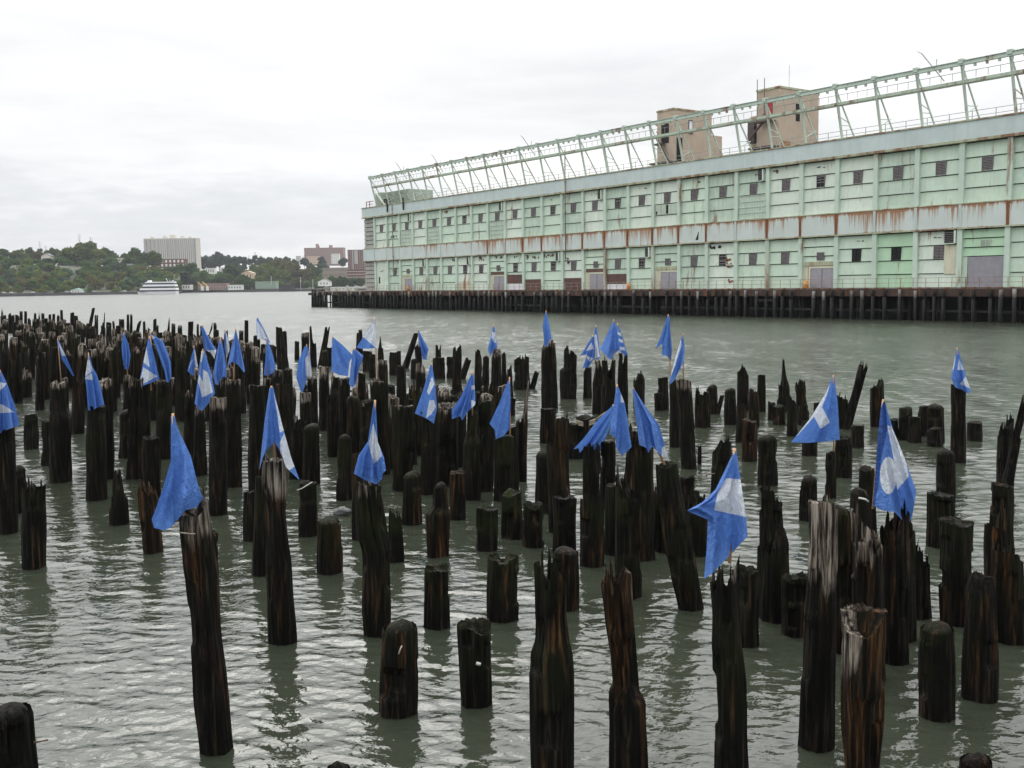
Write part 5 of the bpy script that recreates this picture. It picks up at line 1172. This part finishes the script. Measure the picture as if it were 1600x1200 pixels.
for px, py, w, D, k, tn in [(8, 384, 20, 1290, 3, 0), (-12, 396, 26, 1290, 0, 0), (33, 390, 24, 1310, 0, 1), (48, 387, 16, 1330, 1, 0), (60, 392, 18, 1300, 0, 2), (66, 386, 7, 1330, 3, 0), (88, 388, 20, 1330, 0, 0), (75, 391, 10, 1360, 1, 0), (118, 385, 40, 1310, 0, 1), (135, 380, 38, 1300, 1, 1), (128, 379, 12, 1380, 0, 0), (146, 378, 17, 1390, 2, 0), (152, 389, 24, 1300, 0, 1), (165, 387, 14, 1330, 0, 0), (176, 393, 22, 1320, 2, 0), (172, 402, 24, 1270, 0, 0), (150, 404, 22, 1240, 0, 2), (198, 397, 18, 1330, 2, 0), (216, 388, 30, 1300, 1, 0), (208, 398, 24, 1290, 0, 0), (242, 394, 26, 1330, 2, 1), (100, 402, 26, 1250, 0, 0), (40, 402, 34, 1250, 0, 0), (18, 404, 30, 1230, 0, 0), (75, 404, 30, 1240, 1, 0), (128, 412, 28, 1220, 0, 0), (108, 390, 16, 1350, 1, 0), (4, 398, 24, 1260, 1, 0),
                            (320, 400, 20, 1750, 0, 3), (334, 398, 18, 1780, 1, 3), (344, 394, 18, 1760, 1, 3), (356, 399, 16, 1800, 0, 3), (368, 401, 20, 1760, 0, 3), (379, 396, 15, 1720, 3, 3), (391, 404, 10, 1800, 0, 3), (401, 396, 9, 1750, 3, 3), (410, 401, 12, 1800, 1, 3), (421, 402, 14, 1800, 0, 3), (436, 402, 16, 1820, 0, 3), (449, 402, 14, 1800, 2, 3), (477, 403, 12, 1750, 0, 3), (503, 401, 14, 1750, 1, 3), (537, 403, 13, 1700, 0, 3), (486, 411, 12, 1650, 0, 3), (462, 405, 12, 1780, 1, 3),
                            (262, 417, 20, 1370, 0, 0), (281, 413, 20, 1370, 1, 0), (241, 417, 18, 1365, 0, 0), (296, 412, 36, 1380, 1, 0), (278, 424, 30, 1350, 0, 0), (320, 424, 38, 1360, 0, 0), (345, 426, 34, 1370, 0, 0), (365, 414, 34, 1400, 1, 0), (383, 430, 26, 1330, 0, 0), (400, 414, 34, 1420, 0, 1), (420, 410, 30, 1450, 0, 1), (442, 406, 44, 1450, 0, 2), (462, 414, 34, 1440, 0, 2), (478, 420, 30, 1420, 1, 2), (494, 417, 26, 1440, 1, 0), (433, 420, 40, 1400, 0, 1), (404, 430, 24, 1340, 0, 1), (470, 434, 26, 1350, 0, 2),
                            (519, 431, 17, 1330, 1, 0), (535, 432, 18, 1330, 0, 0), (550, 434, 15, 1330, 0, 0), (563, 434, 14, 1330, 0, 0), (511, 436, 10, 1320, 0, 0), (505, 412, 16, 1640, 0, 3)]:
    tree(px, py, w, D, k, tn)
# woodland down the bank: reads as one mass
v_all, f_all, mi_all = [], [], []
wr = random.Random(9)
for k in range(330):
    px = wr.uniform(-60, 505); dd = wr.uniform(42, 215); D = shore_d(px)+dd
    if px > 300 and dd < 70: continue
    g = spot(px, D); sz = wr.uniform(4.5, 8.5) if dd > 75 else wr.uniform(2.5, 5)
    v, f = crown_pts(wr, sz*wr.uniform(.8, 1.15), sz*wr.uniform(.6, .9), 10, 60, sz*.14)
    n = len(v_all); v_all += [(p.x+g.x, p.y+g.y, p.z+g.z-.5) for p in v]; f_all += [tuple(i+n for i in q) for q in f]
    mi_all += [wr.choice([0, 0, 0, 1, 1, 2, 3] if dd > 75 else [0, 1, 1, 2, 2])]*len(f)
me = bpy.data.meshes.new('woodland'); me.from_pydata(v_all, [], f_all)
for mm in ML: me.materials.append(mm)
me.polygons.foreach_set('material_index', mi_all); me.update(); wo = bpy.data.objects.new('woodland', me); COL.objects.link(wo); tag(wo, 'dark green woodland covering the bank above the river road', 'woodland', kind='stuff')

# buildings -----------------------------------------------------------
def fac(name): return None


M_BEIGE = simple('pale_concrete', (.60, .57, .51), .85, .08, .3); M_BEIGED = simple('grey_concrete', (.42, .41, .41), .85, .08, .3); M_GLASS = simple('far_window', (.10, .11, .13), .3, .25, .5)
M_BRICK = simple('red_brick', (.15, .075, .062), .9, .15, .4); M_PBRICK = simple('pinkish_brick', (.31, .20, .175), .9, .12, .4); M_WFRAME = simple('white_trim', (.75, .74, .70), .7, .06); M_TAN = simple('tan_brick', (.30, .25, .20), .9, .12, .4)
M_SLATE = simple('slate_roof', (.13, .13, .14), .8, .2, .5); M_PEACH = simple('peach_render', (.60, .45, .33), .85, .08); M_WHITEH = simple('white_boards', (.78, .78, .74), .8, .06)


def block(name, label, cat, px0, px1, py_top, D, depth, wall, rows, cols, win=M_GLASS, frac=(.5, .5), pyb=None, strips=False, group=None, yaw=0.0, roofm=None, pent=()):
    """a flat-roofed block: walls, roof, one mesh per window column or row of windows"""
    x0, x1 = at(px0, 450, D)[0], at(px1, 450, D)[0]; zt = z_at(py_top, (px0+px1)/2, D); g = spot((px0+px1)/2, D); zb = g.z-2 if pyb is None else z_at(pyb, (px0+px1)/2, D)
    e = empty(name, ((x0+x1)/2, D, zb), yaw); tag(e, label, cat, group); hw = (x1-x0)/2; H = zt-zb
    m = MB(); m.box(-hw, hw, 0, depth, 0, H); m.build('wall', wall, e)
    m = MB(); m.box(-hw-.3, hw+.3, -.3, depth+.3, H+.01, H+.7); r_ = m.build('roof', roofm or wall, e)
    for a, c, h in pent:
        m = MB(); m.box(-hw+a*2*hw, -hw+c*2*hw, depth*.3, depth*.7, H+.71, H+.7+h); m.build('penthouse', wall, r_)
    cw = 2*hw/cols; rh = H/rows
    for i in range(cols):
        xc = -hw+(i+.5)*cw
        if strips: m = MB(); m.box(xc-cw*frac[0]/2, xc+cw*frac[0]/2, -.12, -.005, rh*.4, H-rh*.3); m.build('window_strip', win, e); continue
        m = MB()
        for j in range(rows): zc = (j+.55)*rh; m.box(xc-cw*frac[0]/2, xc+cw*frac[0]/2, -.1, -.005, zc-rh*frac[1]/2, zc+rh*frac[1]/2)
        m.build('window_column', win, e)
    return e


slab = block('apartment_slab', 'tall pale apartment slab with vertical window strips above the trees', 'apartment block', 228, 309, 373, 1500, 22, M_BEIGE, 22, 26, simple('strip_window', (.24, .235, .24), .5, .1), (.38, .5), 425, True, pent=((.10, .16, 3), (.34, .39, 4), (.47, .56, 5), (.68, .72, 4), (.84, .86, 3)))
m = MB(); hw = abs(at(309, 450, 1500)[0]-at(228, 450, 1500)[0])/2
for fr in (.0, .085, .17, .245, .45, .60, .93): m.box(-hw+fr*2*hw, -hw+(fr+.045)*2*hw, -.9, -.13, 0, z_at(374, 270, 1500)-z_at(425, 270, 1500)); 
m.build('grey_bay', M_BEIGED, slab)
block('apartment_block', 'wide pinkish brick apartment block on the far skyline', 'apartment block', 477, 538, 387.5, 2300, 30, M_PBRICK, 9, 18, M_GLASS, (.45, .45), 415, pent=((.28, .34, 9), (.34, .36, 4), (.62, .69, 6)))
block('apartment_block', 'cream low wing below the wide pinkish apartment block', 'apartment block', 481, 501, 401, 2200, 20, M_PEACH, 3, 8, M_GLASS, (.4, .45), 412)
block('apartment_block', 'narrow white twin-fronted tower below the pinkish apartment block', 'apartment block', 519, 531, 397, 2150, 14, M_WHITEH, 7, 4, M_GLASS, (.4, .45), 412)
block('apartment_block', 'small red brick tower between far trees', 'apartment block', 403, 413, 403, 2000, 14, M_PBRICK, 6, 4, M_GLASS, (.4, .45), 415)
block('apartment_block', 'small pale tower alone on the far skyline', 'apartment block', 464, 470, 400.5, 2000, 14, M_BEIGE, 6, 3, M_GLASS, (.4, .45), 414)
bt_ = block('brick_tower', 'dark red brick tower with a grey stripe beside the pier shed', 'tower block', 544.5, 572, 391, 1500, 24, M_BRICK, 11, 8, M_WFRAME, (.34, .22), 421)
m = MB(); m.box(-3.0, 2.2, -.5, -.13, 8, 27.5); m.box(-6.0, -4.6, -.5, -.13, 0, 27.8); m.build('grey_stripe', M_BEIGED, bt_)
block('brick_podium', 'low red brick podium with white bands under the brick tower', 'building', 543, 574, 422, 1440, 30, M_BRICK, 4, 14, M_WFRAME, (.6, .18), 440)
block('brick_tenement', 'wide tan brick tenement beyond the row of bushes', 'building', 504, 545, 419, 1480, 20, M_TAN, 3, 13, M_GLASS, (.34, .42), 440, roofm=M_SLATE)
block('row_house', 'long red brick row house with white windows in front of the tall slab', 'house', 233, 290, 405.5, 1400, 14, M_BRICK, 3, 9, M_WFRAME, (.5, .62), 424)
block('villa', 'grey villa with three storeys among dark trees', 'house', 178, 196, 404, 1290, 12, M_BEIGE, 3, 4, M_GLASS, (.45, .5), 421)
block('villa', 'low white annex beside the grey villa', 'house', 195, 209, 413, 1285, 10, M_WHITEH, 2, 4, M_GLASS, (.45, .5), 424)
for px0, px1, lab in ((322, 336, 'pale low house with a dark roof left of a dark tree'), (343, 356, 'small low house showing only its roof above the trees')):
    block('low_house', lab, 'house', px0, px1, 419, 1500, 12, M_WHITEH, 1, 4, M_GLASS, (.4, .5), 428, roofm=M_SLATE)


def gable(name, label, px0, px1, py_eave, py_ridge, py_b, D, depth, wall, roofm):
    x0, x1 = at(px0, 450, D)[0], at(px1, 450, D)[0]; pm = (px0+px1)/2; zb = z_at(py_b, pm, D); ze = z_at(py_eave, pm, D)-zb; zr = z_at(py_ridge, pm, D)-zb; hw = (x1-x0)/2
    e = empty(name, ((x0+x1)/2, D, zb)); tag(e, label, 'house')
    m = MB(); m.box(-hw, hw, 0, depth, 0, ze); n = len(m.v); m.v += [(-hw, 0, ze), (hw, 0, ze), (0, 0, zr), (-hw, depth, ze), (hw, depth, ze), (0, depth, zr)]
    for q in ((n, n+1, n+2), (n+5, n+4, n+3)): m.f.append(q); m.mi.append(0); m.sm.append(False)
    m.build('wall', wall, e)
    m = MB()
    for s in (-1, 1): m.hexa([(s*(hw+.5), -.5, ze-.25), (0, -.5, zr+.02), (0, depth+.5, zr+.02), (s*(hw+.5), depth+.5, ze-.25), (s*(hw+.5), -.5, ze+.05), (0, -.5, zr+.35), (0, depth+.5, zr+.35), (s*(hw+.5), depth+.5, ze+.05)])
    m.build('roof', roofm, e)
    for s in (-.5, .0, .5):
        m = MB(); m.box(hw*s-.6, hw*s+.6, -.1, -.005, ze*.35, ze*.8); m.build('window', M_GLASS, e)
    return e


gable('gabled_house', 'white gabled boathouse on the far waterfront near the pier', 497, 516, 440, 435.5, 447, 1270, 12, M_WHITEH, M_SLATE)
gable('gabled_house', 'peach house with a stepped roof among trees', 378, 397, 427, 423.5, 437, 1350, 12, M_PEACH, M_PEACH)
gable('gabled_house', 'pale gabled house half buried in trees at the left', 67, 82, 400, 396, 416, 1295, 10, M_BEIGE, M_SLATE)
block('waterfront_shed', 'white waterfront shed right of the brick warehouse', 'shed', 356, 377, 446, 1270, 12, M_WHITEH, 1, 5, M_GLASS, (.4, .4), 453, roofm=M_WFRAME)
block('warehouse', 'low brick waterfront warehouse under two raised yellow booms', 'warehouse', 309, 353, 443.5, 1270, 18, M_PBRICK, 2, 9, M_GLASS, (.4, .4), 453)
block('waterfront_shed', 'reddish roofed shed just right of the cruise boat', 'shed', 277, 297, 445, 1275, 12, M_WHITEH, 1, 5, M_GLASS, (.4, .4), 453, roofm=M_BRICK)
block('scaffold_block', 'green netted block on the far waterfront', 'building', 399, 431, 440.5, 1265, 16, simple('green_net', (.27, .36, .28), .8, .2, 2), 3, 10, M_GLASS, (.25, .3), 451)
block('black_barge', 'black barge moored on the far waterfront', 'barge', 436, 458, 446, 1235, 10, simple('black_hull', (.02, .02, .025), .6, .2), 1, 3, M_GLASS, (.2, .2), 455.5)
block('low_jetty_shed', 'long low beige shed beside the gabled boathouse', 'shed', 516, 575, 449, 1225, 12, M_BEIGE, 1, 10, M_GLASS, (.3, .25), 454, roofm=M_WHITEH)
for k, (x0, y0, x1, y1, lab) in enumerate(((316, 447, 309, 440.5, 'shorter raised yellow boom over the brick warehouse'), (324, 447, 316, 440, 'longer raised yellow boom over the brick warehouse'))):
    a, c = Vector(at(x0, y0, 1262)), Vector(at(x1, y1, 1262)); e = empty('crane_boom', (a.x, a.y, 0)); tag(e, lab, 'crane', 'yellow booms at the warehouse'); e.location = a
    m = MB(); m.bar((0, 0, 0), c-a, .9); m.build('boom', simple('yellow_paint', (.75, .52, .12), .6, .1), e); m = MB(); m.box(-1.5, 1.5, -1, 1, a.z*-1+2.4, 0); m.build('crane_cab', M_WHITEH, e)
for px, y0, y1, lab in ((470, 433, 449, 'pale mast standing before brown autumn trees'), (489, 436, 448, 'thin mast left of the gabled boathouse'), (424, 432, 441, 'thin mast above the green netted block')):
    a = Vector(at(px, y1, 1255)); e = empty('mast', a); tag(e, lab, 'mast', 'masts on the far waterfront'); m = MB(); m.tube([(0, 0, -3), (0, 0, at(px, y0, 1255)[2]-a.z)], .35, 6, 0, .12); m.build('pole', M_WHITEH, e); m = MB(); m.bar((-1, 0, 7), (1, 0, 7), .2); m.build('crosstree', M_WHITEH, e)
# quay and seawall
M_WALL = simple('seawall_stone', (.075, .075, .08), .9, .3, .3); M_ROAD = simple('quay_asphalt', (.22, .22, .22), .9, .15, .3)
def seawall(name, label, pxa, h0, off):
    e_pts = [(px, shore_d(px)-off) for px in pxa]; m = MB()
    for (p0, d0), (p1, d1) in zip(e_pts[:-1], e_pts[1:]):
        a, c = at(p0, 450, d0), at(p1, 450, d1)
        m.hexa([(a[0], d0, -1.2), (c[0], d1, -1.2), (c[0], d1+3, -1.2), (a[0], d0+3, -1.2), (a[0], d0, h0), (c[0], d1, h0), (c[0], d1+3, h0), (a[0], d0+3, h0)])
    return tag(m.build(name, M_WALL), label, 'seawall')


seawall('seawall', 'dark stone seawall below the parked cars at left', [-300, -150, 0, 90, 180, 282], 2.7, 1.5); seawall('seawall', 'dark seawall of the far waterfront right of the cruise boat', [284, 340, 400, 480, 560, 700], 2.7, 1.5)


def car(px, dd, colr, label, yaw=.4):
    D = shore_d(px)+dd; g = spot(px, D); e = empty('parked_car', (g.x, g.y, 2.75), yaw); tag(e, label, 'car', 'cars parked along the seawall')
    m = MB(); m.hexa([(-2.2, -.9, .35), (2.2, -.9, .35), (2.2, .9, .35), (-2.2, .9, .35), (-2.25, -.85, .9), (2.1, -.85, .8), (2.1, .85, .8), (-2.25, .85, .9)])
    m.hexa([(-1.9, -.85, .9), (1.0, -.85, .86), (1.0, .85, .86), (-1.9, .85, .9), (-1.3, -.7, 1.5), (.3, -.7, 1.5), (.3, .7, 1.5), (-1.3, .7, 1.5)])
    m.build('body', simple('car_paint', colr, .3, .03), e)
    m = MB(); m.hexa([(-1.6, -.87, .95), (.75, -.87, .95), (.75, .87, .95), (-1.6, .87, .95), (-1.2, -.74, 1.4), (.25, -.74, 1.4), (.25, .74, 1.4), (-1.2, .74, 1.4)]); m.build('windows', M_GLASS, e)
    for sx in (-1.35, 1.35):
        for sy in (-.92, .72): w_ = MB(); w_.tube([(sx, sy, .35), (sx, sy+.2, .35)], .34, 10); w_.build('wheel', M_BLACK, e)


for px, colr, lab in ((6, (.7, .7, .72), 'silver car parked leftmost on the seawall'), (18, (.75, .75, .74), 'white car parked second from the left on the seawall'), (52, (.8, .8, .8), 'white car parked alone on the seawall below brown bushes'), (105, (.7, .72, .74), 'silver car left of the green roofed kiosk'), (147, (.6, .62, .66), 'silver car right of the green roofed kiosk'), (195, (.75, .75, .75), 'white car parked left of the cruise boat')):
    car(px, 9, colr, lab)
gable('kiosk', 'green roofed kiosk among the cars on the seawall', 110, 126, 453.4, 451, 457, shore_d(118)+16, 7, M_WHITEH, simple('green_roof', (.12, .30, .20), .7, .1))
bag = MB(); br = random.Random(4); o_b = on_z(536, 802)
for i in range(7):
    for j in range(12):
        a = j/12*6.283; rr2 = (.19*math.sin(math.pi*(i+.6)/7.3))*(1+.35*br.uniform(-1, 1)); bag.v.append((math.cos(a)*rr2, math.sin(a)*rr2*.8, -.06+i*.032+br.uniform(-.02, .02)))
for i in range(6):
    for j in range(12): bag.f.append((i*12+j, i*12+(j+1) % 12, (i+1)*12+(j+1) % 12, (i+1)*12+j)); bag.mi.append(0); bag.sm.append(True)
bag.f.append(tuple(72+j for j in range(12))); bag.mi.append(0); bag.sm.append(True)
tag(bag.build('floating_scrap', simple('grey_plastic', (.09, .09, .092), .5, .2), loc=(o_b[0], o_b[1]-.05, 0)), 'pale grey crumpled scrap floating at the foot of a mossy piling', 'litter')
# cruise boat ----------------------------------------------------------
cb_ = empty('cruise_boat', at(248, 460.2, 960)); cb_.location.z = 0; tag(cb_, 'white cruise boat with dark window bands and three stepped decks under way', 'boat')
M_HULL = simple('white_hull', (.85, .86, .88), .4, .03); M_DKW = simple('boat_windows', (.03, .035, .05), .2, .2); k_ = 960/FPX
def bx_(m, a, c, y, z0, z1, sl0=0, sl1=0): m.hexa([(a, -y, z0), (c, -y, z0), (c, y, z0), (a, y, z0), (a+sl0, -y, z1), (c-sl1, -y, z1), (c-sl1, y, z1), (a+sl0, y, z1)])
m = MB(); n = 14; Ls = []
for i in range(n+1):
    u = i/n; x = -18.5+u*36; w = 4.6*min(1, (u*3.2)**.6 if u > 0 else .03); w = max(w, .12); Ls.append([(x-(1.5*(1-u) if u < .3 else 0), -w, 2.6), (x, -w*.85, -.6), (x, w*.85, -.6), (x-(1.5*(1-u) if u < .3 else 0), w, 2.6)])
for i in range(n):
    a, c = Ls[i], Ls[i+1]
    for p, q in ((0, 1), (1, 2), (2, 3), (3, 0)): m.quad([a[p], a[q], c[q], c[p]])
m.quad(Ls[0]); m.quad(list(reversed(Ls[-1]))); m.build('hull', M_HULL, cb_)
for z, a, c, y in ((2.65, -16.0, 17.2, 4.3), (6.0, -13.0, 16.4, 4.1), (9.2, -11.0, 15.4, 3.9)):
    m = MB(); bx_(m, a, c, y, z, z+1.35, .5, .1); dk = m.build('window_band', M_DKW, cb_); m = MB(); bx_(m, a-.4, c+.5, y+.25, z+1.36, z+3.1 if z < 9 else z+2.4, 1.2, .3); m.build('deck', M_HULL, cb_)
m = MB(); m.bar((9, 0, 11.6), (7.4, 0, 14.8), .3); m.bar((11, 0, 11.6), (11, 0, 13.3), .25); m.bar((7.9, -1.5, 13.6), (7.9, 1.5, 13.6), .2); m.bar((13, -2, 11.6), (15, -2, 12.8), .8, .5); m.build('mast', M_HULL, cb_)
m = MB(); bx_(m, -9.5, -6.5, 2.5, 11.61, 13.0, .8, .2); m.build('wheelhouse', M_HULL, cb_)
# ------------------------------------------------------------------ air over the river
hz = MB(); hz.box(-1500, 900, -120, 3800, -1.6, 130); hm = bpy.data.materials.new('river_haze'); hm.use_nodes = True; t = hm.node_tree; t.nodes.clear()
pv = N(t, 'ShaderNodeVolumePrincipled', inp={'Density': 0.00007, 'Anisotropy': 0.0}); pv.inputs['Color'].default_value = (.86, .90, .97, 1); om = N(t, 'ShaderNodeOutputMaterial'); t.links.new(pv.outputs[0], om.inputs['Volume'])
tag(hz.build('haze', hm), 'thin pale haze over the river', 'haze', kind='stuff')
# ------------------------------------------------------------------ what singles each piling and tree out
ORD = ['', 'second ', 'third ', 'fourth ', 'fifth ', 'sixth ', 'seventh ', 'eighth ', 'ninth ', 'tenth ', 'eleventh ', 'twelfth ']
marks = [(f['x'], f['y'], f['short']) for f in FLAGS]
carry = {}
for f in FLAGS: carry.setdefault(f['key'], f)
KW = dict(f='flat-topped', r='round-topped', j='jagged', s='spiked', k='fork-topped', t='stepped')


def words_of(q):
    h = q['H']; s = 'low' if h < .85 else 'short' if h < 1.45 else 'mid-height' if h < 2.0 else 'tall'
    t = 'bleached' if q['w'] > .45 else 'mossy' if q['m'] > .45 else 'rust-streaked' if q['oo'] > .45 else 'black'
    a = q['look'] or KW[q['kind']]
    return s, t, a


def rel(dx, dy):
    if abs(dx) > abs(dy)*.8: return 'right of' if dx > 0 else 'left of'
    return 'below' if dy > 0 else 'behind'


used = {}
bucket = {}
for q in PILES:
    s, t, a = words_of(q); c = carry.get(q['flag'])
    if c is not None:
        q['o']['label'] = ' '.join(f"{s} {t} {KW[q['kind']]} piling carrying the {c['short']}".split()[:16]); continue
    if q['look']:
        q['o']['label'] = ' '.join(f"{s} wooden piling, {q['look']}".split()[:16]); 
    bx_c, by_c = q['x'], (q['yt']+q['yb'])/2
    best = min(marks, key=lambda m_: (m_[0]-bx_c)**2+((m_[1]-by_c)*1.2)**2)
    if not q['look']:
        r_ = rel(bx_c-best[0], by_c-best[1]); key = (s, t, a, r_, best[2])
        bucket.setdefault(key, []).append(((best[0]-bx_c)**2+(best[1]-by_c)**2, q))
for (s, t, a, r_, nm), L_ in bucket.items():
    L_.sort(key=lambda z: z[0])
    for k, (_, q) in enumerate(L_):
        if len(L_) == 1: lab = f"{s} {t} {a} piling {r_} the {nm}"
        else: lab = f"{ORD[k] or 'nearest '}{s} {t} {a} piling {r_} the {nm}"
        q['o']['label'] = ' '.join(lab.split()[:16])
tm_marks = [(8, 400, 'left picture edge'), (74, 404, 'half-buried gabled house'), (187, 412, 'grey villa'), (202, 418, 'low white annex'), (248, 448, 'cruise boat'), (268, 390, 'tall apartment slab'), (330, 423, 'pale low house'), (350, 423, 'small low roof'), (387, 430, 'peach house'), (408, 408, 'small red brick tower'), (467, 406, 'small pale tower'), (415, 446, 'green netted block'), (506, 441, 'gabled boathouse'), (524, 404, 'narrow white tower'), (507, 393, 'pinkish apartment block'), (558, 405, 'brick tower'), (524, 428, 'tan brick tenement'), (118, 455, 'green roofed kiosk'), (447, 450, 'black barge'), (330, 448, 'brick warehouse')]
TN = ['dark green', 'olive', 'autumn brown', 'blue-green']; TK = ['round', 'bushy', 'low spreading', 'slender']
bucket = {}
for q in TREES:
    best = min(tm_marks, key=lambda m_: (m_[0]-q['x'])**2+(m_[1]-q['y'])**2); dx, dy = q['x']-best[0], q['y']-best[1]
    r_ = ('right of' if dx > 0 else 'left of') if abs(dx) > abs(dy) else ('below' if dy > 0 else 'above')
    if best[2] == 'left picture edge': r_ = 'near'
    sz = 'large' if q['w'] >= 28 else 'small' if q['w'] <= 14 else 'medium'
    bucket.setdefault((sz, TN[q['tone']], TK[q['kind']], r_, best[2]), []).append((dx*dx+dy*dy, q))
for (sz, tn, tk_, r_, nm), L_ in bucket.items():
    L_.sort(key=lambda z: z[0])
    for k, (_, q) in enumerate(L_):
        q['o']['label'] = f"{(ORD[k] or 'nearest ') if len(L_) > 1 else ''}{sz} {tn} {tk_} tree {r_} the {nm}"
